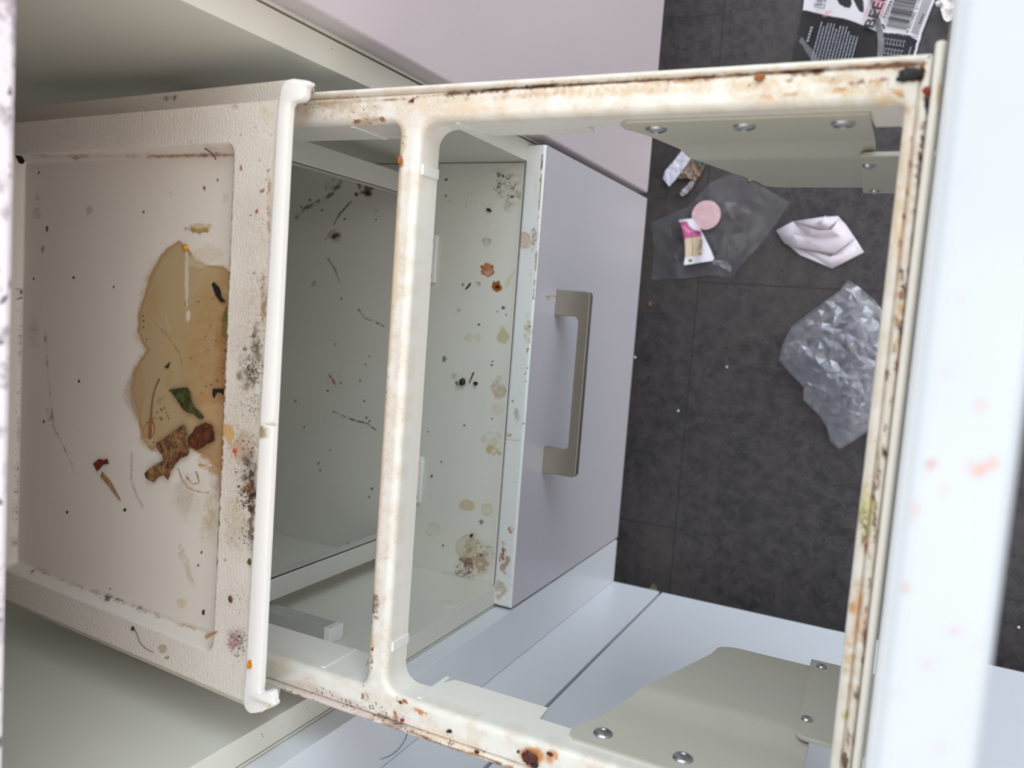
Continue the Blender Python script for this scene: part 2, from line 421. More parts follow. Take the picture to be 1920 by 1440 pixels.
for (x, y, r, a) in ((837, 337, 2.6, .95), (836, 367, 2.6, .6), (943, 330, 3, .9), (934, 351, 2.6, .7), (960, 369, 3.4, .95), (935, 328, 5, .4), (868, 534, 3.4, .6), (944, 577, 4, .7), (949, 590, 2.6, .5),
                     (933, 585, 2, .6), (833, 673, 5, .55), (898, 609, 2.2, .8), (922, 685, 2.3, .7), (856, 718, 4, .6), (884, 1004, 4, .95), (902, 1040, 2.6, .9), (831, 1023, 2.4, .6), (803, 810, 2, .7),
                     (809, 893, 3.4, .6), (923, 785, 2, .8), (871, 798, 3, .5), (828, 866, 2.3, .5), (903, 979, 5, .5), (924, 678, 2, .8)):
    P.blob(x, y, r, r * 1.1, (38, 32, 26), a, rag=.5, sc=3)
P.blob(852, 705, 8, 8, (150, 146, 138), .5, tex=.4); P.blob(862, 725, 10, 7, (120, 115, 105), .5, rag=.6, tex=.7)
# behind the crossbar
P.blob(622, 345, 20, 12, (120, 110, 80), .4, rag=.6, tex=.6); P.line([(640, 340), (625, 362), (600, 378), (572, 392), (556, 408)], 4, (110, 100, 72), .55, rag=4, tex=.7)
P.blob(662, 335, 22, 6, (50, 44, 34), .7, rag=.7, tex=.8, ang=12); P.blob(686, 352, 18, 18, (120, 84, 66), .6, rag=.6, tex=.7); P.blob(690, 362, 8, 6, (40, 24, 18), .8, rag=.7, tex=.6); P.blob(668, 365, 4, 5, (70, 60, 46), .7)
P.line([(658, 378), (648, 390), (636, 402), (626, 420)], 1.8, (90, 84, 66), .7, rag=1.5); P.blob(629, 443, 8, 6, (44, 32, 20), .85, rag=.7, sc=5); P.blob(628, 440, 16, 14, (120, 92, 70), .35, rag=.6, tex=.5)
for (x, y) in ((539, 398), (581, 375), (565, 388), (646, 410), (705, 411), (610, 448), (705, 395), (604, 395), (685, 683), (675, 714), (692, 668), (614, 733), (683, 752), (687, 783), (692, 790), (554, 752), (620, 844), (597, 869), (600, 882), (692, 932), (697, 916), (629, 645), (524, 661), (570, 800), (640, 560)):
    P.blob(x, y, 2.4, 2.4, (60, 58, 48), .7, rag=.5, sc=3)
P.line([(615, 485), (628, 505), (637, 530)], 1.6, (104, 98, 78), .6); P.line([(672, 580), (684, 597), (700, 602), (720, 612)], 1.5, (96, 92, 78), .7); P.line([(625, 772), (655, 785), (690, 795), (706, 808)], 1.5, (100, 96, 80), .7)
P.blob(628, 712, 15, 16, (150, 110, 110), .25, ring=.7, tex=.4); P.line([(617, 703), (624, 712), (628, 720)], 3, (170, 80, 90), .6, tex=.4); P.blob(639, 718, 3, 3, (160, 80, 88), .5)
P.blob(588, 532, 4, 7, (110, 106, 92), .4, ang=40); P.blob(652, 1023, 4, 6, (140, 70, 50), .7, rag=.4)
P.done()
MB().box(-.3492, -.3478, -.2732, .1411, -.731, -.7127, 0).build('edge_band', m_white_pl, cab)
MB().box(BK, -.66, -.2733, .1412, -.731, -.713, 0).build('shelf_back', m_carcass, cab)
for sgn in (1, -1):
    mb = MB(); y0, y1 = (.1048, .1235) if sgn > 0 else (-.2555, -.2368)
    mb.box(-.4590, -.4555, y0, y1, -.7129, -.420, .0006)
    yl = y0 if sgn > 0 else y1 - .0015
    mb.box(-.470, -.4560, yl, yl + .0015, -.7129, -.420, .0003)
    mb.build('support_post', m_post, cab)
for yc_ in (.0458, -.181):
    f_ = MB().box(-.462, -.4372, yc_ - .0245, yc_ + .0245, -.7131, -.7092, .002).build('fixing_plate', m_white_pl, cab, smooth=40)
    for yy_ in (yc_ + .0175, yc_ - .0175):
        MB().cyl((-.4455, yy_, -.7090), (0, 0, 1), .0042, .0006, 16).build('screw_hole', m_dark, f_)
MB().box(-.52, -.3925, -.2731, -.2605, -.5220, -.5060, .0006).build('drawer_runner', m_chrome, cab)
MB().box(-.3924, -.3860, -.2731, -.2598, -.5220, -.5050, .0006).build('runner_stop', m_white_pl, cab)
MB().cyl((-.3565, -.27335, -.641), (0, 1, 0), .0085, .0006, 28, [(0, 0), (.0085, 0), (.0085, .0004), (.0078, .0007), (0, .0007)]).build('cover_cap', m_carcass, cab, smooth=40)

# lower drawer with its dirty top edge and bow handle
drawer = MB().box(-.3455, XF, -.2908, .1562, ZB, ZT - .0012, .001).build('drawer', m_front_shaded, cab, smooth=30, wn_mod=True)
xs = np.r_[np.arange(-.3454, -.3251, .001), -.3250]; ys = np.arange(-.2907, .1562, .001)
def zf(X, Y):
    e = np.minimum(np.minimum(-.3250 - X, X + .3455), np.minimum(Y + .2907, .1562 - Y)); return ZT - .0016 * (1 - sstep(0, .0017, e))
V, Fc = grid(xs, ys, zf); nv = len(V); V, Fc = skirt(V, Fc, len(xs), len(ys), ZT - .0025)
dt = link('drawer_top_edge', V, Fc, m_top, cab, smooth=50)
P = Paint(dt, V); P.fl[:] = .05
for (t0, t1, dn) in ((270, 380, .16), (380, 520, .26), (520, 700, .22), (700, 900, .2), (900, 1140, .26)):
    for yy_ in range(t0, t1, 22):
        xx_ = 1012 - (yy_ - 270) * .069; P.flecks(xx_, yy_, 10, 22, dn + random.uniform(-.05, .05))
P.line([(1017, 290), (1009, 420), (1000, 560)], 1.7, (146, 118, 84), .75, tex=.6, rag=1.5)
P.blob(983, 452, 12, 20, (196, 176, 148), .75, rag=.35, tex=.25, edge=.2); P.blob(1000, 450, 7, 26, (170, 160, 140), .6, rag=.5, tex=.6)
P.blob(1006, 350, 5, 40, (190, 180, 150), .35, tex=.6); P.blob(990, 620, 9, 34, (186, 184, 152), .5, rag=.5, tex=.6); P.blob(968, 780, 6, 18, (176, 172, 140), .5, tex=.6)
P.line([(945, 823), (972, 826)], 2, (200, 190, 160), .6, rag=1); P.blob(952, 815, 9, 6, (180, 160, 124), .6, tex=.6)
P.blob(957, 992, 7, 9, (170, 120, 108), .6, rag=.5, tex=.6); P.blob(943, 1045, 11, 30, (170, 138, 122), .55, rag=.6, tex=.7); P.blob(943, 1040, 3, 14, (140, 74, 60), .6, rag=.6, tex=.6); P.blob(938, 1105, 14, 24, (180, 168, 140), .5, rag=.5, tex=.6)
for (x, y) in ((986, 715), (985, 700), (988, 660), (990, 655), (982, 795), (961, 752), (989, 690), (993, 612), (1001, 560)): P.blob(x, y, 1.8, 2.2, (30, 28, 24), .85, rag=.4)
P.done()
hm = MB(); XH0, XH1 = -.3252, -.2885; zt_, zb_ = -.7590, -.7680
Ya, Yb = .0240, -.1625
pts = [(XH0, Ya), (XH1 - .004, Ya), (XH1 - .0012, Ya - .0012), (XH1, Ya - .004), (XH1, Yb + .004), (XH1 - .0012, Yb + .0012), (XH1 - .004, Yb), (XH0, Yb), (XH0, Yb + .0265), (XH1 - .0165, Yb + .0265)]
for k in range(5):
    a = math.radians(-90 + 22.5 * k); pts.append((XH1 - .0165 + .006 * math.cos(a) , Yb + .0325 + .006 * math.sin(a)))
for k in range(5):
    a = math.radians(0 + 22.5 * k); pts.append((XH1 - .0165 + .006 * math.cos(a), Ya - .0315 + .006 * math.sin(a)))
pts += [(XH1 - .0165, Ya - .0255), (XH0, Ya - .0255)]
pp = [pts[0]]
for q in pts[1:]:
    if math.hypot(q[0] - pp[-1][0], q[1] - pp[-1][1]) > 2e-4: pp.append(q)
hm.prism(pp, 'z', zb_, zt_, .0008, 2)
hm.build('handle', m_steel, drawer, smooth=40, wn_mod=True)

# ================================================================= NEIGHBOURS
nb = tag(empty('neighbour_cabinet', (-.6, .46, -1.04)), 'white cabinet with a tall plain door, on the upper side of the pull-out', 'cabinet')
MB().box(BK, XC, .1612, .1792, -1.04, -.204, .0008).build('side_panel', m_carcass, nb)
MB().box(BK, XC, .74, .758, -1.04, -.204, .0008).build('side_panel', m_carcass, nb)
MB().box(BK, XC - .001, .1793, .7399, -1.04, -1.022, 0).build('bottom_panel', m_carcass, nb)
m_nfront = dirty('neighbour_lacquer', lin((214, 204, 208)), .33, scale=420)
ys = np.arange(.1632, .30, .0012); zs = np.arange(-.62, -.30, .0012)
YY, ZZ = np.meshgrid(ys, zs, indexing='ij')
MB().box(XC + .0002, XF, .1629, .7575, -1.0325, -.2065, .0022, 3).build('door', plain('white_lacquer_pink_shaded', lin((204, 193, 196)), .33, .015, specks=.01), nb, smooth=30, wn_mod=True)  # same lacquer again, shade and pinkish light put into the door colour
# low filler on the other side and the run of cupboards at right angles
fz = tag(MB().box(XC, XF, -.3508, -.2935, -1.0325, -.2065, .0015).build('corner_filler', m_front_cool_lit, smooth=30, wn_mod=True), 'narrow white corner filler strip on the lower side of the drawer', 'panel')
cc2 = tag(empty('corner_cabinet', (-.6, -.62, -1.04)), 'white corner cabinet carcass under the countertop beside the pull-out', 'cabinet')
MB().box(BK, XC - .0002, -.3100, -.2925, -1.04, -.204, .0008).build('side_panel', m_carcass, cc2)
MB().box(BK, -.36, -.9, -.3101, -1.04, -1.022, 0).build('bottom_panel', m_carcass, cc2)
pr = tag(MB().box(-.3440, -.2615, -.370, -.3509, -1.0325, -.2065, .0015).build('filler_panel', m_front_cool_lit, smooth=30, wn_mod=True), 'slim white filler panel in the corner left of the wide door', 'panel')
rc = tag(empty('side_run_cabinet', (.1, -.62, -1.04)), 'white cupboard with a wide plain door set at right angles, lower right', 'cabinet')
MB().box(-.2585, .345, -.370, -.351, -1.0325, -.2065, .0018).build('door', m_front_cool_lit, rc, smooth=30, wn_mod=True)
MB().box(.348, .95, -.370, -.351, -1.0325, -.2065, .0018).build('door', m_front_cool_lit, rc, smooth=30, wn_mod=True)
MB().box(-.26, .95, -.9, -.3715, -1.04, -.204, .0).build('carcass', m_carcass, rc)
m_plinth = plain('white_plinth', lin((200, 200, 200)), .4)
pl = MB().box(-.41, -.392, -.42, 1.0, -CH, -1.0405, 0).box(-.41, .95, -.44, -.425, -CH, -1.0405, 0).build('trim_1', m_plinth); struct(pl)
tag(pl, 'recessed white plinth board under the cabinets', 'plinth')

# ================================================================= PULL-OUT
po = tag(empty('waste_pull_out', (-.28, -.066, -.60)), 'open pull-out waste frame of stained white plastic with tall white front', 'pull-out')
YO, YI0, YI1 = (-.254, .122), -.2342, .1022
ZF = -.399
def rrect(x0, x1, y0, y1, rl, rr, n=10, step=.0013):
    """rounded rectangle, counter-clockwise, corner radii rl at x0 and rr at x1, resampled densely"""
    out = []
    def arc(cx, cy, r, a0):
        k = max(2, int(r * math.pi / 2 / step) + 2)
        return [(cx + r * math.cos(math.radians(a0 + 90 * i / k)), cy + r * math.sin(math.radians(a0 + 90 * i / k))) for i in range(k + 1)]
    cs = [arc(x1 - rr, y1 - rr, rr, 0), arc(x0 + rl, y1 - rl, rl, 90), arc(x0 + rl, y0 + rl, rl, 180), arc(x1 - rr, y0 + rr, rr, 270)]
    for i in range(4):
        out += cs[i]; a = cs[i][-1]; b_ = cs[(i + 1) % 4][0]; L = math.hypot(b_[0] - a[0], b_[1] - a[1]); k = int(L / step)
        for j in range(1, k): out.append((a[0] + (b_[0] - a[0]) * j / k, a[1] + (b_[1] - a[1]) * j / k))
    return np.array(out)
FV = []; FF = []
def ring(C, N, prof, zbot=None):
    """C contour, N outward unit normals; prof list (offset, z or None for the variable bottom)"""
    n = len(C); base = len(FV)
    for (d, z) in prof:
        for i in range(n):
            FV.append((C[i][0] + N[i][0] * d, C[i][1] + N[i][1] * d, z if z is not None else zbot[i]))
    for j in range(len(prof) - 1):
        for i in range(n):
            i2 = (i + 1) % n; FF.append((base + j * n + i, base + j * n + i2, base + (j + 1) * n + i2, base + (j + 1) * n + i))
    return [base + (len(prof) - 1) * n + i for i in range(n)]
def normals(C):
    T = np.roll(C, -1, 0) - np.roll(C, 1, 0); T /= np.linalg.norm(T, axis=1)[:, None]; return np.c_[T[:, 1], -T[:, 0]]
R_ = .0042
arcp = [(R_ - R_ * math.cos(math.radians(a)), ZF - R_ + R_ * math.sin(math.radians(a))) for a in (0, 15, 30, 45, 60, 75, 90)]
holes = [(-.2625, -.0138, YI0, YI1, .011, .003), (-.575, -.2768, YI0, YI1, .004, .007)]
inner_ids = []
for hi, h in enumerate(holes):
    C = rrect(*h); N = normals(C)
    zb = []
    for (x, y) in C:
        if hi == 0:
            z = -.4215 if x < -.2445 else (-.4215 + (-.4385 + .4215) * sstep(-.2445, -.235, x))
            if x > -.171: z = -.4235
            if x > -.0275: z = -.4430
        else:
            z = -.4215 if x > -.292 else (-.4215 + (-.4385 + .4215) * sstep(-.292, -.302, x) if x > -.302 else -.4385)
        zb.append(float(z))
    ids = ring(C, N, [(.0025, ZF - .004), (.0025, None), (0, None), (0, (ZF - R_ - .009)), (0, ZF - R_ - .001)] + arcp, zb)
    inner_ids.append(ids)
# outer ring: inner border of groove -> groove -> rim -> outer wall
C = rrect(-.60, -.0048, YO[0], YO[1], .006, .0012); N = normals(C)
oprof = [(-.0025, ZF - .022), (0, ZF - .022), (0, ZF - .001), (-.0003, ZF + .0012), (-.0010, ZF + .0018), (-.0022, ZF + .0018), (-.0030, ZF + .0011), (-.0034, ZF - .0002), (-.0038, ZF - .0016), (-.0044, ZF - .0012), (-.0050, ZF)]
outer_ids = ring(C, N, oprof[::1])
# planar top: constrained triangulation with a 1.25 mm lattice
pts2 = []; edges2 = []; idx = []
for loop in [outer_ids] + inner_ids:
    st = len(pts2)
    for k in loop: pts2.append(Vector((FV[k][0], FV[k][1]))); idx.append(k)
    n = len(loop); edges2 += [(st + i, st + (i + 1) % n) for i in range(n)]
def inrr(x, y, h, d): # signed: inside rounded rect grown by d
    x0, x1, y0, y1 = h[0] - d, h[1] + d, h[2] - d, h[3] + d; return (x > x0) & (x < x1) & (y > y0) & (y < y1)
gx, gy = np.meshgrid(np.arange(-.594, -.0105, .0012), np.arange(-.2485, .117, .0012)); gx = gx.ravel() + np.random.RandomState(1).uniform(-1e-4, 1e-4, gx.size); gy = gy.ravel()
keep = ~(inrr(gx, gy, holes[0], R_ + .0007) | inrr(gx, gy, holes[1], R_ + .0007))
gx, gy = gx[keep], gy[keep]
for a, b_ in zip(gx, gy):
    pts2.append(Vector((a, b_))); FV.append((a, b_, ZF)); idx.append(len(FV) - 1)
vo, eo, fo, ov, oe, of = delaunay_2d_cdt(pts2, edges2, [], 0, 1e-7)
mp = [idx[o_[0]] if o_ else None for o_ in ov]
cx_ = lambda t: sum(vo[i].x for i in t) / 3; cy_ = lambda t: sum(vo[i].y for i in t) / 3
for t in fo:
    if any(mp[i] is None for i in t): continue
    x, y = cx_(t), cy_(t)
    def ins(h, rad):
        if not (h[0] - R_ < x < h[1] + R_ and h[2] - R_ < y < h[3] + R_): return False
        # corner test
        for (X0, sx_, rr_) in ((h[0] - R_, 1, h[4] + R_), (h[1] + R_, -1, h[5] + R_)):
            for (Y0, sy_) in ((h[2] - R_, 1), (h[3] + R_, -1)):
                ax_, ay_ = X0 + sx_ * rr_, Y0 + sy_ * rr_
                if (x - ax_) * sx_ < 0 and (y - ay_) * sy_ < 0 and math.hypot(x - ax_, y - ay_) > rr_ * .999: return False
        return True
    if ins(holes[0], 0) or ins(holes[1], 0): continue
    if not (-.5955 < x < -.0097 and YO[0] + .0049 < y < YO[1] - .0049): continue
    FF.append(tuple(mp[i] for i in t))
frame = link('frame', FV, FF, m_frame, po)
bmq = bmesh.new(); bmq.from_mesh(frame.data); bmesh.ops.recalc_face_normals(bmq, faces=bmq.faces[:]); bmq.to_mesh(frame.data); bmq.free()
frame.data.shade_smooth(); frame.data.set_sharp_from_angle(angle=math.radians(50))
FVn = np.array(FV); topm = sstep(-.409, -.4015, FVn[:, 2])
P = Paint(frame, FVn, topm)
P.fl[:] = .07 * topm
nzw = fbm(P.u / 26, P.v / 26, 3, 4)
P.lay(.34 * sstep(.30, .62, nzw), (206, 184, 156))
P.line([(752, 240), (744, 400), (731, 600), (716, 820), (700, 1060), (690, 1260)], 9, (204, 186, 164), .5, rag=2, tex=.2)
for (x, y) in ((560, 1292), (620, 1312), (680, 1336), (740, 1362), (800, 1384)): P.blob(x, y, 44, 20, (206, 190, 180), .45, rag=.4, edge=.9, ang=20)
for (x, y, w, dn) in ((590, 1296, 60, .42), (650, 1318, 60, .46), (710, 1335, 50, .5), (770, 1372, 50, .42), (860, 1396, 60, .3)): P.flecks(x, y, w, 22, dn, 20)
# upper rail
P.line([(570, 196), (740, 186), (900, 172), (1150, 155), (1400, 138), (1740, 117)], 2.6, (140, 108, 80), .7, rag=2.5, tex=.6, fl=.25)
P.line([(842, 176), (960, 166), (1050, 158)], 3.2, (88, 58, 34), .75, rag=3, tex=.5, fl=.4)
P.line([(1120, 155), (1330, 146), (1560, 128), (1690, 119)], 3, (120, 76, 44), .7, rag=3, tex=.55)
P.blob(640, 205, 100, 26, (206, 190, 168), .5, tex=.5, rag=.5); P.flecks(650, 205, 110, 26, .30); P.flecks(590, 200, 50, 24, .3); P.flecks(700, 215, 44, 24, .36); P.flecks(660, 184, 60, 6, .5)
P.blob(690, 226, 34, 7, (150, 104, 60), .7, rag=.6, tex=.6, ang=-6); P.flecks(700, 218, 36, 16, .38)
P.blob(770, 190, 8, 9, (212, 186, 160), .5); P.blob(900, 195, 160, 22, (224, 208, 184), .5, tex=.4)
P.blob(1100, 172, 120, 12, (214, 186, 152), .45, tex=.6, rag=.5)
P.line([(820, 190), (900, 184), (980, 182), (1080, 170)], 1.5, (190, 160, 130), .5, rag=5, tex=.6)
P.blob(1270, 162, 160, 16, (214, 190, 158), .3, tex=.6, rag=.6); P.blob(1500, 160, 190, 30, (214, 190, 152), .25, tex=.55, rag=.5); P.flecks(1300, 150, 300, 16, .2)
for (x, y, rx, ry, c_, a) in ((1500, 138, 34, 6, (108, 64, 36), .8), (1530, 134, 18, 6, (88, 56, 36), .7), (1440, 182, 26, 5, (196, 130, 64), .6), (1480, 178, 12, 4, (180, 120, 60), .6), (1615, 152, 6, 7, (120, 84, 70), .6),
                              (1640, 152, 20, 8, (190, 134, 76), .55), (1585, 172, 26, 8, (214, 170, 112), .6), (1660, 188, 26, 12, (222, 198, 158), .6), (1690, 172, 16, 12, (196, 140, 84), .6), (1220, 170, 4, 4, (150, 104, 76), .8),
                              (1650, 128, 60, 5, (170, 110, 66), .5), (1575, 168, 12, 3, (160, 110, 80), .5), (1730, 133, 12, 16, (196, 128, 56), .7), (1695, 205, 12, 12, (206, 168, 120), .5)):
    P.blob(x, y, rx, ry, c_, a, rag=.6, tex=.45, edge=.5)
for (x, y, rx, ry, c_, a) in ((860, 176, 40, 5, (110, 76, 50), .7), (930, 168, 40, 5, (96, 64, 40), .7), (1010, 162, 50, 5, (120, 80, 54), .6), (1090, 158, 50, 4, (130, 92, 64), .6), (1000, 176, 90, 8, (206, 176, 146), .6), (880, 205, 70, 10, (222, 200, 172), .6), (620, 196, 60, 12, (176, 150, 124), .6), (1200, 168, 70, 12, (214, 190, 162), .45),
                              (1300, 152, 80, 6, (170, 116, 76), .55), (1420, 160, 60, 14, (216, 192, 160), .4), (1560, 150, 60, 12, (196, 156, 114), .38), (1640, 170, 50, 16, (204, 170, 126), .4), (1600, 158, 14, 6, (120, 80, 60), .6), (1560, 150, 8, 5, (110, 76, 62), .6), (1480, 150, 10, 5, (130, 92, 66), .5), (1660, 150, 10, 6, (120, 72, 50), .6), (1700, 120, 30, 8, (150, 90, 50), .7)):
    P.blob(x, y, rx, ry, c_, a, rag=.6, tex=.5, edge=.7, ang=-4)
for (x, y, dn) in ((880, 176, .55), (960, 168, .5), (1060, 160, .45), (1180, 150, .36), (820, 200, .3), (1000, 185, .26), (1250, 165, .3), (1400, 160, .3), (1540, 150, .36), (1650, 160, .36)): P.flecks(x, y, 60, 12, dn, -4)
P.blob(1708, 140, 26, 12, (30, 22, 26), .97, rag=.4, edge=.25, ang=6); P.blob(1740, 195, 9, 22, (30, 20, 24), .95, rag=.5, edge=.35, ang=-18); P.blob(1742, 172, 8, 8, (110, 40, 16), .9, rag=.4)
# crossbar
P.line([(748, 280), (741, 330), (733, 520), (722, 700), (706, 900), (694, 1120), (688, 1230)], 2.6, (168, 120, 78), .75, rag=2.2, tex=.55, fl=.3)
P.blob(752, 260, 13, 30, (206, 184, 150), .4, tex=.5); P.flecks(755, 270, 16, 60, .34); P.blob(748, 305, 12, 14, (190, 118, 52), .45, rag=.5)
P.flecks(735, 560, 9, 160, .24); P.flecks(722, 700, 12, 140, .32); P.flecks(708, 900, 12, 150, .35); P.flecks(697, 1130, 16, 90, .45); P.flecks(695, 1240, 18, 60, .35)
P.blob(738, 480, 12, 140, (222, 200, 168), .5, tex=.3); P.blob(705, 950, 15, 220, (218, 198, 180), .45, tex=.3); P.blob(700, 1140, 16, 30, (120, 92, 76), .5, rag=.7, tex=.8); P.blob(692, 1212, 14, 22, (206, 170, 130), .6, rag=.5, tex=.5)
P.blob(699, 1218, 3, 5, (96, 30, 20), .9, rag=.5); P.blob(699, 1238, 2.4, 9, (80, 40, 26), .8, rag=.6)
# lower rail
for (x, y, r) in ((520, 1268, .30), (560, 1288, .34), (620, 1300, .4), (660, 1325, .45), (700, 1330, .5), (690, 1290, .34), (740, 1360, .55), (790, 1378, .42), (840, 1395, .4), (900, 1410, .36), (950, 1425, .32)): P.flecks(x, y, 50, 26, r, 18)
P.line([(505, 1285), (560, 1307), (640, 1338), (700, 1358), (760, 1383), (830, 1400), (900, 1425), (960, 1444)], 2.8, (92, 70, 50), .7, rag=3, tex=.5, fl=.45)
P.blob(730, 1360, 60, 22, (170, 140, 118), .55, rag=.6, tex=.6, ang=20); P.blob(850, 1400, 90, 24, (226, 206, 184), .6, ang=18, tex=.3); P.blob(610, 1310, 100, 22, (214, 198, 188), .5, ang=20, tex=.3)
P.line([(770, 1372), (830, 1398), (900, 1418), (960, 1440)], 3, (150, 104, 52), .8, rag=2, tex=.3)
P.blob(686, 1302, 9, 12, (120, 70, 56), .6, rag=.7, tex=.7); P.blob(755, 1315, 14, 6, (170, 96, 50), .75, rag=.6, tex=.5, ang=20); P.blob(785, 1332, 16, 6, (196, 128, 66), .7, rag=.6, tex=.5, ang=30)
P.blob(741, 1340, 4, 12, (150, 70, 34), .8, rag=.6, tex=.4); P.blob(843, 1370, 6, 4, (56, 24, 22), .9, rag=.6)
P.blob(998, 1418, 24, 20, (206, 140, 80), .85, rag=.45, edge=.35); P.blob(1035, 1418, 16, 14, (214, 150, 92), .7, rag=.5, tex=.4)
# right-hand rail
P.blob(1700, 330, 16, 120, (222, 200, 176), .5, tex=.4); P.blob(1684, 420, 14, 90, (226, 196, 160), .5, tex=.5); P.blob(1690, 610, 12, 100, (212, 170, 124), .55, tex=.5, rag=.6)
P.line([(1732, 230), (1722, 330), (1712, 430), (1700, 560), (1690, 660), (1672, 860), (1652, 1060), (1630, 1240), (1610, 1440)], 3.6, (84, 44, 28), .75, rag=4, tex=.6, fl=.35)
for (x, y, rx, ry, c_, a) in ((1694, 545, 5, 30, (74, 34, 20), .85), (1690, 640, 6, 40, (60, 28, 16), .85), (1684, 690, 7, 30, (150, 80, 40), .7), (1660, 850, 4, 16, (50, 34, 26), .8), (1648, 890, 4, 40, (56, 24, 16), .85), (1640, 960, 5, 60, (60, 34, 22), .8),
                              (1626, 950, 14, 50, (206, 196, 140), .8), (1618, 985, 13, 40, (170, 164, 96), .6), (1622, 1020, 10, 16, (160, 108, 60), .7), (1608, 1150, 16, 60, (216, 184, 150), .7), (1600, 1140, 9, 16, (206, 150, 96), .6), (1592, 1250, 14, 60, (214, 184, 150), .6),
                              (1622, 1190, 6, 60, (170, 80, 62), .55), (1606, 1300, 8, 14, (84, 60, 26), .8), (1584, 1340, 10, 14, (196, 180, 96), .6), (1590, 1380, 4, 20, (130, 60, 64), .6), (1584, 1425, 8, 18, (80, 56, 46), .85)):
    P.blob(x, y, rx, ry, c_, a, rag=.6, tex=.5, edge=.5)
P.line([(1700, 560), (1690, 660), (1672, 860), (1652, 1060), (1630, 1240), (1610, 1440)], 2.2, (96, 62, 44), .8, rag=1.5, tex=.15)
for q_ in range(24):
    y_ = 260 + q_ * 49; x_ = 1722 - (y_ - 260) * .098; P.blob(x_ - random.uniform(4, 16), y_, random.uniform(2, 6), random.uniform(4, 14), random.choice([(150, 90, 56), (120, 64, 40), (176, 128, 84), (90, 52, 40)]), .75, rag=.7, tex=.5)
P.flecks(1620, 980, 18, 80, .5); P.flecks(1618, 1180, 14, 120, .3); P.flecks(1680, 620, 16, 120, .3); P.flecks(1645, 850, 20, 80, .25)
P.done()
# moulded seams
for nm, (xa, xb) in (('front', (-.2425, -.2395)), ('back', (-.3150, -.3120))):
    for yy_ in (YI1 - .0008, YI0 - .0004):
        MB().box(xa, xb, yy_, yy_ + .0012, -.4383, -.4045, .0003).build('moulded_seam', m_white_pl, po)
for yy_ in (.0735, -.2105):
    MB().box(-.2630, -.2613, yy_, yy_ + .006, -.4214, -.4040, .0004).build('moulded_band', m_white_pl, po)
# mounting bead and tall front
bead = []
xsb = np.linspace(-.0046, -.0002, 12); ysb = np.arange(-.262, .1277, .0012)
V, Fc = grid(xsb, ysb, lambda X, Y: ZF + .0034 - .0034 * np.clip(np.abs((X + .0024) / .0022), 0, 1) ** 3 - .002 * (1 - sstep(0, .002, .1277 - Y)))
nv = len(V); V, Fc = skirt(V, Fc, len(xsb), len(ysb), ZF - .03)
bd = link('mounting_rail', V, Fc, m_frame, po, smooth=60)
P = Paint(bd, V); P.fl[:] = .05
P.blob(1762, 180, 7, 40, (214, 190, 150), .6, tex=.4)
for (y, h_, c_, a) in ((620, 60, (150, 78, 40), .7), (690, 30, (120, 50, 30), .8), (840, 40, (190, 140, 100), .5), (890, 18, (110, 86, 72), .7), (990, 60, (206, 160, 110), .6), (1060, 40, (140, 90, 70), .5), (1150, 60, (226, 190, 150), .6), (1225, 14, (90, 80, 80), .7), (1350, 30, (110, 84, 80), .7), (1400, 20, (150, 104, 80), .6)):
    P.blob(1757 - (y - 75) * .108 - 30, y, 8, h_, c_, a, rag=.6, tex=.5)
P.line([(1722, 560), (1700, 800), (1684, 960), (1656, 1240), (1635, 1440)], 2, (80, 50, 44), .5, rag=2, tex=.3)
P.done()
m_pf = dirty('pull_out_front_lacquer', lin((182, 188, 194)), .3, scale=300)
m_pf2 = plain('pull_out_front_face', lin((226, 228, 224)), .3, .015)
MB().box(.0008, .0240, -.2905, .1563, -.7055, -.2128, .0012).build('front_panel', m_pf2, po, smooth=30, wn_mod=True)
xs = np.linspace(.0009, .0239, 26); ys = np.arange(-.2904, .1562, .0015)
def zf2(X, Y):
    e = np.minimum((X - .0009) * .5, .0239 - X); return -.2100 - .0024 * (1 - sstep(0, .0018, e))
V, Fc = grid(xs, ys, zf2); V, Fc = skirt(V, Fc, len(xs), len(ys), -.213)
ft = link('front_top_edge', V, Fc, m_pf, po, smooth=50)
P = Paint(ft, V)
for (x, y, rx, ry, a) in ((1745, 870, 10, 14, .75), (1830, 880, 40, 18, .5), (1865, 870, 20, 14, .4), (1840, 760, 22, 14, .3), (1770, 700, 16, 10, .2), (1770, 920, 14, 14, .35), (1715, 960, 12, 18, .45), (1700, 1100, 10, 14, .6), (1790, 1180, 24, 12, .3), (1830, 1210, 20, 10, .25), (1740, 1250, 16, 16, .25), (1680, 1300, 14, 14, .25), (1760, 1400, 20, 14, .2), (1800, 560, 24, 12, .12), (1810, 330, 20, 20, .12)):
    P.blob(x, y, rx, ry, (196, 128, 100), a, rag=.5, edge=.7)
P.done()
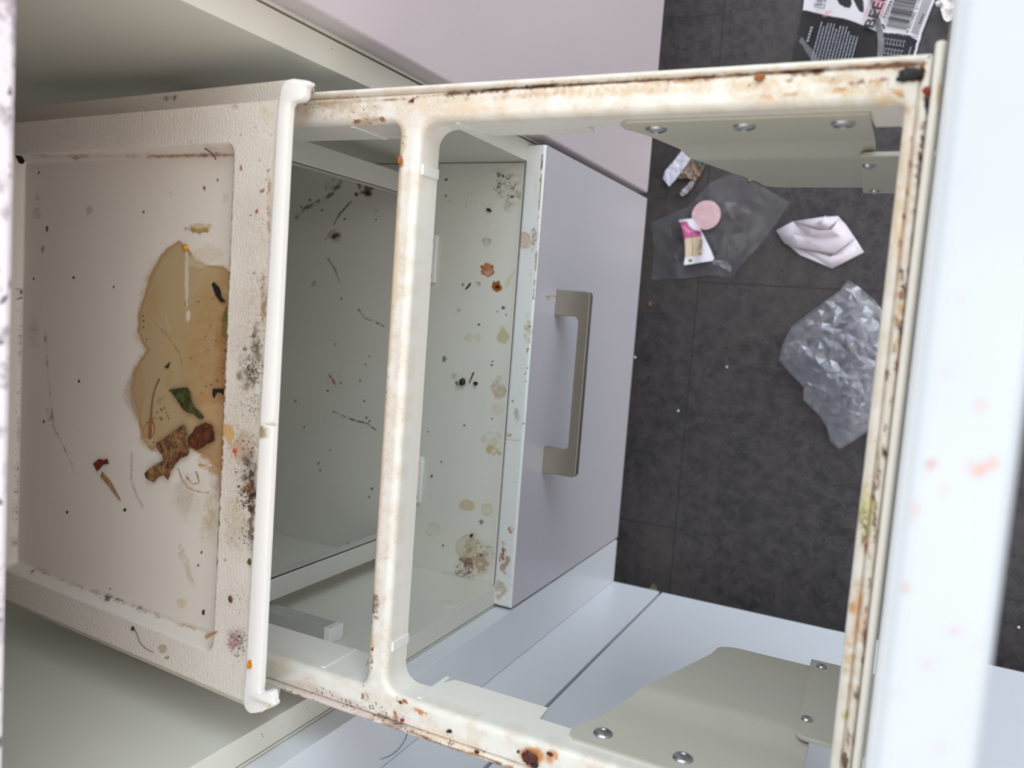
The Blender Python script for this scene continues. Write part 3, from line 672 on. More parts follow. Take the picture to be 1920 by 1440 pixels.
# side brackets, each with its rivets, and the angle that carries the front
def rivet(c, ax, parent, r=.0056):
    mb = MB(); mb.cyl(c, ax, r, .001, 24, [(r, 0), (r, .0004), (r * .93, .0011), (r * .7, .0018), (r * .42, .0021), (r * .36, .0014), (r * .2, .0013), (r * .17, .0022), (0, .0022)])
    return mb.build('rivet', m_rivet, parent, smooth=60)
for sg in (1, -1):
    yu = .1005 if sg > 0 else -.2328
    jog = -.0032 * sg
    def outline(y, zs):
        pass
    mb = MB(); t = .0015 * sg
    # (x, z, y offset) strips from top to bottom
    top = [(-.1500, -.4150), (-.1500, -.4235), (-.1400, -.4420), (-.1370, -.4740)]
    def strip(rows):
        vs = []; fs = []
        for (xl, xr, z, yo) in rows:
            vs += [(xl, yu + yo, z), (xr, yu + yo, z), (xl, yu + yo + t, z), (xr, yu + yo + t, z)]
        for i in range(len(rows) - 1):
            a = i * 4; b_ = a + 4
            fs += [(a, a + 1, b_ + 1, b_), (a + 2, b_ + 2, b_ + 3, a + 3), (a, b_, b_ + 2, a + 2), (a + 1, a + 3, b_ + 3, b_ + 1)]
        n = len(rows) * 4; fs += [(0, 2, 3, 1), (n - 4, n - 3, n - 1, n - 2)]
        mb.add(vs, fs)
    XR = -.0285; XL2 = -.036
    strip([(-.1445, XR, -.4120, 0), (-.1490, XR, -.4160, 0), (-.1500, XR, -.4240, 0), (-.1420, XR, -.4400, 0), (-.1370, XR, -.4600, 0), (-.1330, XR, -.4770, 0), (-.1300, XR, -.4850, jog)] +
          [(-.1300 + (.0300) * k / 8 ** 1.0, -.0350, -.4850 - .0950 * k / 8, jog) for k in range(1, 8)] + [(-.1020, -.0350, -.5830, jog), (-.0990, -.0350, -.5870, jog), (-.0940, -.0350, -.5895, jog), (-.0890, -.0352, -.5905, jog)])
    br = mb.build('side_bracket', m_bracket, po, smooth=25)
    for xr in (-.1325, -.0870, -.0407): rivet((xr, yu, -.4255), (0, -sg, 0), br)
    ya = yu + jog; mb = MB(); w = .0026 * -sg
    z0, z1 = -.4770, -.5975
    pts = [(-.0400, z1), (.0007, z1), (.0007, z0), (-.0300, z0)] + [(-.0360 + .006 - .006 * math.sin(math.radians(a)), z0 - .006 + .006 * math.cos(math.radians(a))) for a in (0, 22, 45, 67, 90)][1:] + [(-.0385, z1 + .05)]
    y_a, y_b = sorted((ya, ya + w)); mb.prism(pts, 'y', y_a, y_b, .0004, 1)
    y_a, y_b = sorted((ya + w, ya + w + .018 * sg * -1))
    ab = mb.build('front_angle', m_bracket, po, smooth=30)
    for zz in (-.4995, -.5860): rivet((-.0322, ya + w, zz), (0, -sg, 0), ab, .0034)
# ================================================================= LID
zl = lambda X: -.3455 + .07 * (X + .322)
HX0, HX1, HY0, HY1, HR = -.5735, float(onz(437, 293, -.348)[0]), -.2130, .0805, .006
def sd_rr(X, Y):
    cx, cy = (HX0 + HX1) / 2, (HY0 + HY1) / 2; qx = np.abs(X - cx) - (HX1 - HX0) / 2 + HR; qy = np.abs(Y - cy) - (HY1 - HY0) / 2 + HR
    return np.hypot(np.maximum(qx, 0), np.maximum(qy, 0)) + np.minimum(np.maximum(qx, qy), 0) - HR
LC = -.066
def zlid(X, Y):
    d = sd_rr(X, Y); z = zl(X) - .0095 * (1 - sstep(-.0036, .0012, d)) - .0002
    z = z - .0006 * sstep(.0, .004, d) * 0
    a = np.abs(Y - LC)
    z = z - .0195 * sstep(.1688, .1712, a)
    z = z + .0020 * sstep(-.5775, -.5790, X) * (1 - sstep(.1688, .1712, a)) * 0
    return z
xs = np.arange(-.6015, -.3154, .00085); ya_ = .1855
ys = np.r_[np.arange(LC - ya_, LC - .172, .0015), np.arange(LC - .172, LC - .168, .0004), np.arange(LC - .168, LC + .168, .00085), np.arange(LC + .168, LC + .172, .0004), np.arange(LC + .172, LC + ya_, .0015)]
V, Fc = grid(xs, ys, zlid); nv = len(V)
fc_ = V[Fc].mean(1); Fc = Fc[~((np.abs(fc_[:, 1] - LC) > .1700) & (fc_[:, 0] > -.3270))].tolist()
lid_t = tag(empty('bin_lid', (-.458, -.066, -.395)), 'dirty white plastic system lid with brown puddle and leaf scraps, left of the open frame', 'lid')
lid = link('lid_panel', V, Fc, m_lid, lid_t, smooth=60)
sm = lid.modifiers.new('sheet', 'SOLIDIFY'); sm.thickness = .0022; sm.offset = -1
d = sd_rr(V[:, 0], V[:, 1])
P = Paint(lid, V)
P.gr = sstep(-.001, .002, d) + .06
rim = sstep(-.001, .002, d); inn = 1 - rim
P.fl[:] = .05 * rim
P.blob(470, 720, 70, 560, (150, 128, 100), .30, rag=.3, edge=.8, ang=3.2); P.blob(250, 240, 300, 50, (160, 146, 124), .12, rag=.3, edge=.9)
# --- puddle in the recess
P.mask = inn
pud = [(352, 462), (336, 452), (320, 462), (300, 478), (290, 500), (280, 520), (272, 545), (262, 575), (258, 620), (262, 640), (274, 655), (262, 680), (248, 702), (246, 735), (254, 765), (262, 795), (268, 830), (285, 845), (300, 838), (330, 830), (380, 850), (410, 880), (420, 920), (430, 930), (440, 600), (440, 520), (418, 500), (388, 498), (366, 486)]
P.poly([(x - 6 if x < 300 else x, y) for x, y in pud], (176, 160, 130), .45, edge=9, rag=6)
P.poly(pud, (172, 150, 112), .80, edge=3, rag=4, sc=22, ring=.55, rw=3, ringcol=(158, 122, 76), wet=.5)
P.poly([(228, 745), (236, 718), (252, 700), (262, 740), (262, 790), (244, 770)], (170, 152, 124), .4, edge=5)
P.poly([(415, 500), (375, 560), (340, 640), (345, 760), (390, 860), (405, 930), (440, 940), (440, 500)], (158, 118, 72), .42, edge=16, rag=12, sc=30, tex=.35)
P.poly([(420, 560), (410, 640), (400, 740), (410, 830), (440, 850), (440, 560)], (140, 90, 50), .5, edge=8, rag=8, sc=18, tex=.6)
P.blob(400, 985, 30, 60, (176, 152, 116), .35, rag=.6, tex=.5, edge=.9); P.blob(360, 940, 50, 60, (186, 172, 148), .3, rag=.5, edge=.9)
P.blob(285, 560, 20, 60, (170, 138, 92), .4, rag=.5, edge=.9); P.blob(258, 735, 14, 46, (164, 126, 76), .5, rag=.3, ring=.6); P.blob(355, 640, 80, 90, (166, 138, 92), .35, rag=.5, edge=.9, tex=.3)
P.blob(420, 660, 22, 150, (160, 116, 70), .5, rag=.6, edge=.9, tex=.4); P.flecks(400, 650, 60, 160, .22); P.flecks(425, 660, 14, 120, .42)
P.blob(400, 760, 34, 40, (170, 130, 84), .5, rag=.6, tex=.6); P.blob(395, 800, 40, 40, (188, 158, 114), .4, rag=.5)
P.blob(402, 870, 26, 30, (176, 140, 92), .55, rag=.7, tex=.5); P.blob(350, 520, 4.5, 66, (196, 186, 164), .8, rag=.25, edge=.4); P.blob(353, 592, 5, 12, (200, 192, 172), .8, rag=.3)
P.blob(372, 430, 30, 9, (160, 124, 70), .7, rag=.5, edge=.4, tex=.3); P.blob(375, 424, 22, 5, (196, 180, 146), .8, rag=.6, tex=.4); P.blob(385, 480, 34, 22, (196, 182, 150), .4, rag=.5)
P.blob(345, 930, 22, 60, (186, 174, 154), .35, rag=.3, edge=.5); P.line([(247, 850), (246, 900), (256, 930), (268, 950)], 3, (160, 150, 130), .45, rag=1)
P.line([(290, 605), (310, 625), (325, 645), (335, 660), (345, 695)], 1.6, (142, 118, 74), .6); P.line([(310, 590), (318, 620)], 2, (176, 164, 124), .5); P.line([(382, 560), (380, 590), (378, 610)], 1.6, (150, 144, 96), .6)
P.blob(318, 710, 7, 15, (168, 130, 84), .6, rag=.3, ring=.6, ang=20)
P.line([(264, 822), (270, 802), (277, 792), (286, 790), (290, 802), (289, 812), (282, 822)], 1.6, (126, 64, 26), .7, rag=.8); P.blob(276, 812, 13, 18, (176, 140, 96), .5, rag=.2)
P.blob(274, 829, 11, 6, (196, 184, 160), .5, ring=.6); P.line([(286, 786), (294, 782)], 1, (120, 70, 30), .7)
P.blob(302, 785, 5, 6, (140, 84, 40), .7, rag=.7, tex=.7); 
for (x, y) in ((302, 767), (308, 765), (295, 774), (312, 773), (314, 780), (316, 785), (303, 770), (268, 592), (269, 601), (269, 614), (275, 636), (292, 846), (288, 830), (348, 570), (372, 566), (395, 610), (400, 560), (385, 630), (358, 672), (420, 690), (418, 700), (407, 715), (396, 722), (386, 725), (376, 735), (427, 630), (425, 650), (430, 585), (405, 640), (390, 655)):
    P.blob(x, y, 2, 2, (104, 52, 30), .75, rag=.4, sc=3)
P.blob(299, 752, 6, 6, (150, 130, 90), .6, ring=.6); P.line([(296, 752), (311, 740)], 1, (130, 110, 70), .6)
P.line([(334, 878), (342, 900), (352, 914), (370, 922), (390, 924)], 2.2, (150, 116, 74), .6, rag=.8, tex=.2); P.blob(366, 902, 22, 20, (196, 184, 160), .35, rag=.3, ring=.4); P.line([(350, 895), (362, 908), (374, 905), (368, 885)], 1.4, (140, 116, 72), .7)
P.blob(420, 620, 6, 16, (110, 104, 40), .7, rag=.3)
# edges of the recess
P.mask = np.exp(-(d / .0045) ** 2)
P.line([(60, 294), (200, 293), (330, 293), (436, 292)], 5, (150, 116, 82), .45, tex=.5, rag=2); P.line([(280, 293), (400, 291), (436, 290)], 4.5, (146, 92, 50), .8, rag=2, tex=.3)
P.blob(143, 296, 8, 6, (150, 124, 106), .8, rag=.3); P.blob(384, 292, 7, 4, (60, 30, 20), .8, rag=.5)
P.line([(437, 300), (432, 420), (425, 600), (421, 740), (416, 860), (408, 1000), (398, 1180)], 3.5, (132, 76, 42), .8, rag=3, tex=.6, fl=.35)
P.line([(70, 1065), (150, 1100), (210, 1120), (280, 1146), (340, 1168), (398, 1185)], 4.5, (134, 108, 78), .6, rag=4, tex=.5, fl=.45); P.blob(203, 1117, 9, 9, (40, 34, 30), .85, rag=.7, tex=.5); P.blob(224, 1125, 8, 4, (60, 52, 44), .7, rag=.6); P.blob(264, 1138, 5, 5, (140, 74, 40), .9, rag=.4)
P.blob(358, 1174, 32, 5, (176, 140, 92), .8, ang=12, rag=.4); P.blob(390, 1190, 4, 8, (150, 104, 80), .7)
P.line([(38, 570), (37, 640), (34, 720), (33, 800), (31, 900), (28, 985)], 3, (132, 96, 62), .6, rag=2.5, tex=.7, fl=.4); P.line([(31, 880), (28, 985)], 3, (150, 90, 70), .5)
P.mask = np.ones(len(V))
P.blob(40, 300, 6, 6, (28, 28, 44), .9, rag=.5); P.blob(36, 551, 6, 12, (50, 50, 58), .8, ring=.85, rag=.3); P.flecks(37, 585, 6, 20, .5)
P.blob(26, 1015, 8, 10, (110, 104, 96), .7, rag=.6, tex=.6); P.flecks(28, 1012, 12, 14, .5)
# loose marks in the recess
P.mask = inn
P.blob(69, 400, 7, 11, (160, 138, 108), .6, ring=.5); P.blob(80, 466, 4, 7, (156, 134, 104), .6); P.blob(168, 395, 10, 12, (150, 138, 120), .4, rag=.4, edge=.8); P.blob(70, 370, 6, 7, (146, 136, 118), .35); P.blob(88, 430, 2.6, 7, (84, 70, 54), .8)
P.line([(85, 620), (90, 700), (100, 800), (120, 840), (138, 880), (142, 890)], 3, (140, 130, 110), .4, rag=3, tex=.7); P.blob(92, 775, 7, 14, (120, 112, 96), .5, ring=.5, tex=.6); P.blob(60, 620, 20, 50, (140, 130, 112), .3, edge=.9, tex=.5)
for (x, y, r) in ((148, 714, 2.6), (269, 398, 2.4), (63, 523, 2.2), (138, 520, 3), (213, 538, 2), (88, 428, 3), (73, 324, 2.4), (378, 1035, 3), (372, 1060, 2), (126, 960, 3), (234, 956, 3), (207, 1104, 2), (60, 1073, 3), (408, 338, 2.4), (82, 791, 2.4), (320, 360, 1.5)):
    P.blob(x, y, r, r * 1.3, (34, 26, 24) if r != 3 else (90, 44, 34), .9, rag=.4, sc=3)
P.blob(340, 1130, 12, 12, (190, 170, 120), .4, rag=.3); P.blob(350, 1060, 8, 50, (176, 158, 128), .35, tex=.5, rag=.5, ang=-20); P.blob(383, 353, 2.6, 6, (120, 74, 50), .8); P.blob(423, 372, 5, 8, (170, 140, 110), .6, ring=.7); P.blob(381, 1148, 3.4, 6, (44, 34, 28), .9, rag=.4); P.flecks(390, 1000, 40, 100, .2)
P.blob(398, 960, 22, 60, (190, 168, 132), .45, rag=.6, tex=.5, edge=.8)
# dirt on the raised border
P.mask = rim
for (y, w, dn) in ((240, 40, .25), (330, 26, .22), (430, 34, .32), (520, 34, .40), (590, 30, .36), (650, 40, .5), (700, 44, .60), (760, 40, .5), (830, 44, .45), (880, 44, .52), (930, 34, .62), (1000, 30, .5), (1120, 36, .32), (1200, 44, .55)):
    xx_ = 512 - (y - 240) * .0575 - 10; P.flecks(xx_, y, w, 52, dn)
P.blob(465, 700, 26, 46, (120, 112, 92), .6, rag=.6, tex=.5, edge=.8); P.blob(480, 650, 14, 44, (104, 96, 78), .6, rag=.7, tex=.5, edge=.8); P.blob(455, 840, 30, 40, (178, 150, 124), .6, rag=.6, tex=.4, edge=.8); P.blob(468, 890, 18, 50, (86, 74, 60), .7, rag=.7, tex=.6, edge=.8)
P.blob(473, 930, 9, 44, (60, 36, 22), .8, rag=.6, tex=.5); P.blob(464, 915, 10, 10, (140, 84, 36), .8, rag=.6, tex=.5); P.blob(440, 1205, 24, 44, (168, 132, 130), .6, rag=.6, tex=.5, edge=.9); P.blob(470, 1000, 8, 50, (90, 70, 54), .5, rag=.7, tex=.6); P.blob(440, 980, 24, 60, (190, 176, 152), .4, tex=.5)
P.blob(484, 730, 7, 16, (206, 202, 196), .9, rag=.5); P.blob(495, 560, 6, 60, (150, 116, 74), .5, rag=.6, tex=.5); P.blob(504, 380, 5, 70, (160, 132, 96), .5, rag=.6, tex=.5)
P.blob(500, 215, 18, 30, (190, 172, 120), .4, tex=.5, edge=.9); P.blob(440, 200, 12, 10, (170, 140, 136), .5, edge=.9); P.flecks(450, 230, 60, 24, .2)
P.blob(125, 245, 22, 18, (120, 116, 108), .2, ring=.7, tex=.6); P.flecks(122, 248, 24, 18, .25); P.blob(358, 268, 7, 7, (120, 116, 108), .25, ring=.7, tex=.6); P.blob(320, 183, 20, 7, (130, 116, 100), .6, rag=.6, tex=.6); P.flecks(340, 180, 30, 8, .3)
P.blob(428, 812, 12, 20, (196, 158, 106), .75, rag=.35, edge=.3); P.blob(305, 1215, 9, 10, (176, 158, 126), .6, rag=.3); P.blob(313, 1233, 6, 3, (170, 146, 104), .8)
P.scatter([(486, 219), (478, 240), (452, 318), (452, 252), (486, 300), (499, 337), (502, 321), (230, 1211), (208, 1205), (470, 404), (434, 1010)], (40, 28, 24), 1.4, 2.6)
P.blob(481, 397, 3.2, 6, (170, 80, 40), .9, rag=.5); P.blob(492, 358, 6, 4, (150, 116, 76), .7, ang=-30); P.blob(452, 316, 3, 7, (130, 84, 72), .7); P.blob(440, 846, 4, 7, (190, 80, 30), .9, rag=.5, ang=-25); P.blob(442, 853, 2.4, 5, (196, 96, 44), .8); P.blob(443, 885, 2.6, 2.6, (140, 50, 40), .9); P.blob(448, 912, 3, 3, (60, 40, 34), .8); P.blob(422, 1050, 3, 4, (196, 156, 100), .8)
P.done()
# front lip with wrapped hooks
ZL = -.3430
px = [(525, 178), (527, 166), (531, 157), (538, 150), (548, 147), (560, 148.5), (572, 150), (579, 152), (580, 157), (573, 161), (572, 170), (571, 179), (567, 185), (561, 188), (553, 189), (546, 191), (542, 198)]
px += [(541 - (y - 198) * .0497, y) for y in range(230, 1281, 30)]
px += [(487, 1287), (485.5, 1299), (488, 1301), (504, 1296), (509, 1298), (511, 1304), (512, 1315), (515, 1321), (512, 1326), (496, 1332), (481, 1337), (470, 1338), (463, 1334), (458, 1326), (456.5, 1314), (458, 1292)]
px += [(459 + (1290 - y) * .0570, y) for y in range(1260, 199, -30)]
lp = [onz(x, y, ZL)[:2] for x, y in px]
b = bmesh.new(); top = [b.verts.new((p[0], p[1], ZL)) for p in lp]; f_ = b.faces.new(top)
r_ = bmesh.ops.extrude_face_region(b, geom=[f_]); 
for v in [g for g in r_['geom'] if isinstance(g, bmesh.types.BMVert)]: v.co.z = ZL - .0045
bmesh.ops.recalc_face_normals(b, faces=b.faces[:])
te = [e for e in b.edges if all(abs(v.co.z - ZL) < 1e-6 for v in e.verts)]
bmesh.ops.bevel(b, geom=te, offset=.0006, segments=2, profile=.5, affect='EDGES')
# slice along the bar so the dirt has points to sit on
for k in range(150):
    yk = -.245 + k * .0024
    bmesh.ops.bisect_plane(b, geom=b.verts[:] + b.edges[:] + b.faces[:], plane_co=(0, yk, 0), plane_no=(0, 1, 0))
mb = MB().bm(b)
lipo = mb.build('front_lip', m_lip, lid_t, smooth=40)
P = Paint(lipo, np.array(mb.v)); P.fl[:] = .07
P.blob(518, 463, 8, 7, (196, 150, 108), .7, rag=.5, tex=.4); P.flecks(508, 480, 16, 60, .22); P.flecks(497, 700, 14, 80, .2); P.blob(497, 834, 6, 16, (196, 140, 90), .7, rag=.6, tex=.5); P.blob(487, 810, 3, 20, (150, 130, 50), .7, rag=.5); P.blob(512, 795, 5, 4, (210, 190, 140), .7)
P.blob(484, 1136, 4, 7, (196, 140, 74), .8, rag=.5); P.blob(482, 1156, 5, 5, (180, 140, 96), .7, tex=.5); P.blob(483, 1188, 4, 8, (186, 140, 80), .8, rag=.4, tex=.3); P.flecks(484, 1140, 14, 60, .3); P.blob(504, 1325, 20, 6, (190, 170, 140), .5, tex=.5); P.flecks(500, 1325, 20, 8, .3); P.flecks(475, 1290, 12, 40, .16); P.blob(510, 660, 2, 2, (180, 60, 50), .8); P.blob(511, 718, 2, 2, (30, 20, 20), .9)
P.done()
# outer ends of the hooks, running down outside the rails
for sg in (1, -1):
    pts = []
    a = onz(581, 154, ZL) if sg > 0 else onz(517, 1323, ZL)
    a0 = onz(537, 151, ZL) if sg > 0 else onz(461, 1332, ZL)
    x1_, x0_ = a[0], a0[0]
    yo = a[1]; mb = MB(); q_ = onz(590, 173, -.404) if sg > 0 else onz(526, 1299, -.404); y2 = (.1252 if sg > 0 else -.2572)
    vs = [(x0_, yo, ZL - .001), (x1_, yo, ZL - .001), (q_[0], y2, -.404), (q_[0] - .018, y2, -.404)]
    th = .0018 * sg
    vs += [(x, y - th, z) for x, y, z in vs]
    mb.add(vs, [(0, 1, 2, 3), (7, 6, 5, 4), (0, 4, 5, 1), (1, 5, 6, 2), (2, 6, 7, 3), (3, 7, 4, 0)])
    mb.build('hook', m_white_pl, lid_t)

# ================================================================= LITTER: helpers
def onlid(x, y, drop=.0097):
    d = ray(x, y); return d * ((-.3455 + .07 * .322 - drop) / (d[2] - .07 * d[0]))
def flat(z): return lambda x, y: onz(x, y, z)
def zsurf(surf):
    """plane under a surface function -> z(x, y)"""
    p = [surf(*q) for q in ((300, 300), (700, 350), (400, 900))]
    n = np.cross(p[1] - p[0], p[2] - p[0]); return lambda X, Y: p[0][2] - (n[0] * (X - p[0][0]) + n[1] * (Y - p[0][1])) / n[2]
def flake(name, pts, surf, mat, parent=None, h=None, thick=.0004, step=.0012, lift=.0003, seed=1, amp=.001, sc=.006, paint=None, smooth=60, label=None, cat=None, group=None, dens=True):
    """thin sheet with the outline pts (drawn on surf), crumpled by h(X, Y) or noise, with real thickness"""
    W = np.array([surf(x, y) for x, y in pts]); zz = zsurf(surf)
    L = []
    for i in range(len(W)):
        a, b_ = W[i][:2], W[(i + 1) % len(W)][:2]; k = max(1, int(np.linalg.norm(b_ - a) / step))
        for j in range(k): L.append(a + (b_ - a) * j / k)
    L = np.array(L); n = len(L); P2 = [Vector(p) for p in L]
    x0, y0 = L.min(0); x1, y1 = L.max(0)
    gx, gy = np.meshgrid(np.arange(x0, x1, step), np.arange(y0, y1, step)); gx = gx.ravel(); gy = gy.ravel()
    best = np.full(len(gx), 1e9); ins = np.zeros(len(gx), bool)
    for i in range(len(W)):
        ax, ay = W[i][:2]; bx, by = W[(i + 1) % len(W)][:2]; ex, ey = bx - ax, by - ay
        t = np.clip(((gx - ax) * ex + (gy - ay) * ey) / (ex * ex + ey * ey + 1e-15), 0, 1)
        best = np.minimum(best, np.hypot(gx - ax - t * ex, gy - ay - t * ey))
        ins ^= ((ay > gy) != (by > gy)) & (gx < ex * (gy - ay) / (ey if abs(ey) > 1e-12 else 1e-12) + ax)
    k = ins & (best > step * .45); P2 += [Vector((a, b_)) for a, b_ in zip(gx[k], gy[k])]
    vo, eo, fo, ov, oe, of = delaunay_2d_cdt(P2, [(i, (i + 1) % n) for i in range(n)], [], 1, 1e-9)
    V2 = np.array([v[:] for v in vo]); X, Y = V2[:, 0], V2[:, 1]
    cx, cy = L.mean(0)
    if h is None:
        H = amp * 2 * fbm((X - cx) / sc + 50, (Y - cy) / sc + 50, seed * 13, 4)
    else: H = h(X, Y, cx, cy)
    H = H - H.min() if h is None else H
    Z = zz(X, Y) + lift + thick + H
    top = np.c_[X, Y, Z]; bot = np.c_[X, Y, Z - thick]; m = len(top)
    F_ = [tuple(f) for f in fo] + [tuple(i + m for i in f)[::-1] for f in fo]
    cnt = {}
    for f in fo:
        for i in range(len(f)): e = (f[i], f[(i + 1) % len(f)]); cnt[e] = cnt.get(e, 0) + 1
    for (a, b_) in cnt:
        if (b_, a) not in cnt: F_.append((b_, a, a + m, b_ + m))
    VV = np.r_[top, bot]
    o = link(name, VV, F_, mat, parent, smooth=smooth)
    if paint: P = Paint(o, VV); paint(P); P.done()
    if label: tag(o, label, cat, group)
    return o
def crinkle(name, pts, z, mat, parent, space=.006, big=.016, small=.003, ridges=8, rh=.004, seed=1, lift=.0004, edge_z=.001, label=None):
    """crumpled thin film: flat facets between scattered points, with raised creases"""
    rs = np.random.RandomState(seed); W = np.array([onz(x, y, z)[:2] for x, y in pts]); L = []
    for i in range(len(W)):
        a, b_ = W[i], W[(i + 1) % len(W)]; k = max(1, int(np.linalg.norm(b_ - a) / (space * .8)))
        for j in range(k): L.append(a + (b_ - a) * j / k)
    L = np.array(L); n = len(L); x0, y0 = L.min(0); x1, y1 = L.max(0); c = (W.min(0) + W.max(0)) / 2; R0 = np.hypot(x1 - x0, y1 - y0) / 2
    rl = []
    for i in range(ridges):
        p = c + rs.uniform(-.6, .6, 2) * np.array([x1 - x0, y1 - y0]) / 2 * 1.2; t = rs.uniform(0, 6.28); pl = [p]
        for j in range(rs.randint(4, 9)): t += rs.uniform(-.5, .5); p = p + np.array([math.cos(t), math.sin(t)]) * space * 1.3; pl.append(p)
        rl.append(np.array(pl))
    cand = [p for r_ in rl for p in r_]
    gx, gy = np.meshgrid(np.arange(x0, x1, space), np.arange(y0, y1, space)); g = np.c_[gx.ravel(), gy.ravel()] + rs.uniform(-.45, .45, (gx.size, 2)) * space
    allp = np.array(cand + list(g)) if cand else g
    def inside(q):
        best = 1e9; ins = False
        for i in range(len(W)):
            ax, ay = W[i]; bx, by = W[(i + 1) % len(W)]; ex, ey = bx - ax, by - ay
            t = min(1, max(0, ((q[0] - ax) * ex + (q[1] - ay) * ey) / (ex * ex + ey * ey))); best = min(best, math.hypot(q[0] - ax - t * ex, q[1] - ay - t * ey))
            if (ay > q[1]) != (by > q[1]) and q[0] < ex * (q[1] - ay) / ey + ax: ins = not ins
        return ins and best > space * .35
    P2 = [Vector(p) for p in L] + [Vector(p) for p in allp if inside(p)]
    vo, eo, fo, ov, oe, of = delaunay_2d_cdt(P2, [(i, (i + 1) % n) for i in range(n)], [], 1, 1e-6)
    V2 = np.array([v[:] for v in vo]); X, Y = V2[:, 0], V2[:, 1]; m = len(V2)
    dl = np.array([min(np.hypot(*(L - q).T)) for q in V2]); ed = sstep(0, R0 * .35, dl)
    H = big * ed * (.35 + fbm((X - c[0]) / (R0 * .45) + 9, (Y - c[1]) / (R0 * .45) + 9, seed, 3)) + small * rs.uniform(0, 1, m) * (.3 + ed)
    for r_ in rl:
        d = np.array([min(np.hypot(*(r_ - q).T)) for q in V2]); H += rh * np.exp(-(d / (space * .45)) ** 2) * (.3 + ed)
    Z = z + lift + edge_z + H
    top = np.c_[X, Y, Z]; bot = np.c_[X, Y, Z - .00015]
    F_ = [tuple(f) for f in fo] + [tuple(i + m for i in f)[::-1] for f in fo]
    cnt = {}
    for f in fo:
        for i in range(len(f)): cnt[(f[i], f[(i + 1) % len(f)])] = 1
    for (a, b_) in cnt:
        if (b_, a) not in cnt: F_.append((b_, a, a + m, b_ + m))
    o = link(name, np.r_[top, bot], F_, mat, parent)
    return o
def lump(name, c, r, mat, parent=None, seed=1, rough=.45, squash=.6, label=None, cat=None, ang=0, group=None, sub=4):
    """irregular crumb, r = (rx, ry, rz), resting at c"""
    b = bmesh.new(); bmesh.ops.create_icosphere(b, subdivisions=sub, radius=1)
    V = np.array([v.co[:] for v in b.verts]); F_ = [[v.index for v in f.verts] for f in b.faces]; b.free()
    n = fbm(V[:, 0] * 2.6 + V[:, 2] * 1.9 + 19, V[:, 1] * 2.6 - V[:, 2] * 1.5 + 19, seed * 11, 5)
    V = V * (1 + rough * 2 * (n - .5))[:, None] * np.array(r)
    a = math.radians(ang); V = np.c_[V[:, 0] * math.cos(a) - V[:, 1] * math.sin(a), V[:, 0] * math.sin(a) + V[:, 1] * math.cos(a), V[:, 2]]
    V[:, 2] -= V[:, 2].min(); V += np.array(c)
    o = link(name, V, F_, mat, parent, smooth=180)
    if label: tag(o, label, cat, group)
    return o
def strand(name, pts, r, mat, parent=None, label=None, cat=None, n=6):
    P_ = [Vector(p) for p in pts]; out = []
    for i in range(len(P_) - 1):       # Catmull-Rom
        p0 = P_[max(i - 1, 0)]; p1 = P_[i]; p2 = P_[i + 1]; p3 = P_[min(i + 2, len(P_) - 1)]
        for j in range(6):
            t = j / 6; out.append(.5 * ((2 * p1) + (p2 - p0) * t + (2 * p0 - 5 * p1 + 4 * p2 - p3) * t * t + (3 * p1 - p0 - 3 * p2 + p3) * t ** 3))
    out.append(P_[-1]); k = len(out)
    rr = [r * (1 - .5 * i / k) for i in range(k)] if isinstance(r, float) else list(np.interp(np.linspace(0, 1, k), np.linspace(0, 1, len(r)), r))
    o = MB().tube(out, rr, n).build(name, mat, parent, smooth=180)
    if label: tag(o, label, cat)
    return o
def organic(name, c1, c2, c3, scale=300, rough=.55, vec=None, spec=.5, **k):
    m, nt, b, o = new_mat(name); setp(b, Roughness=rough, **k)
    n = noise_node(nt, scale, 6, .7, .6, vec=vec); n2 = noise_node(nt, scale * 3.1, 4, .7)
    c = mixc(nt, mapr(nt, n, .36, .62), c1, c2); c = mixc(nt, mapr(nt, n2, .52, .68), c, c3)
    nt.links.new(c, b.inputs['Base Color']); bump(nt, b, n, .5, .0006); return m
m_green = organic('wilted_green_leaf', lin((24, 28, 12)), lin((74, 76, 36)), lin((56, 62, 26)), 260, .4)
m_dgreen = organic('blackish_green_leaf', lin((14, 20, 18)), lin((22, 30, 24)), lin((10, 14, 12)), 300, .5)
m_brown = organic('dry_brown_leaf', lin((148, 114, 72)), lin((84, 48, 24)), lin((40, 16, 16)), 140, .6)
m_brown2 = organic('dark_russet_leaf', lin((104, 54, 24)), lin((62, 26, 14)), lin((34, 12, 10)), 220, .5)
m_red = organic('dark_red_scrap', lin((92, 28, 24)), lin((122, 44, 34)), lin((52, 14, 14)), 500, .4)
m_redb = organic('bright_red_scrap', lin((170, 30, 16)), lin((120, 24, 14)), lin((90, 16, 10)), 500, .35)
m_tan = organic('tan_peel', lin((176, 146, 100)), lin((140, 108, 68)), lin((96, 66, 40)), 300, .5)
m_orange = organic('orange_crumb', lin((216, 146, 20)), lin((196, 120, 16)), lin((150, 84, 14)), 300, .35)
m_rust = organic('rusty_crumb', lin((176, 104, 44)), lin((130, 66, 26)), lin((80, 40, 20)), 400, .5)
m_char = organic('charred_black', lin((20, 18, 24)), lin((34, 28, 30)), lin((12, 10, 12)), 500, .5)
m_maroon = organic('dried_maroon_sauce', lin((64, 12, 10)), lin((96, 30, 18)), lin((36, 8, 10)), 500, .3)
m_stem = organic('brown_stem', lin((120, 70, 34)), lin((90, 46, 24)), lin((140, 96, 54)), 400, .5)
m_hair = plain('dark_hair', lin((90, 84, 84)), .4)

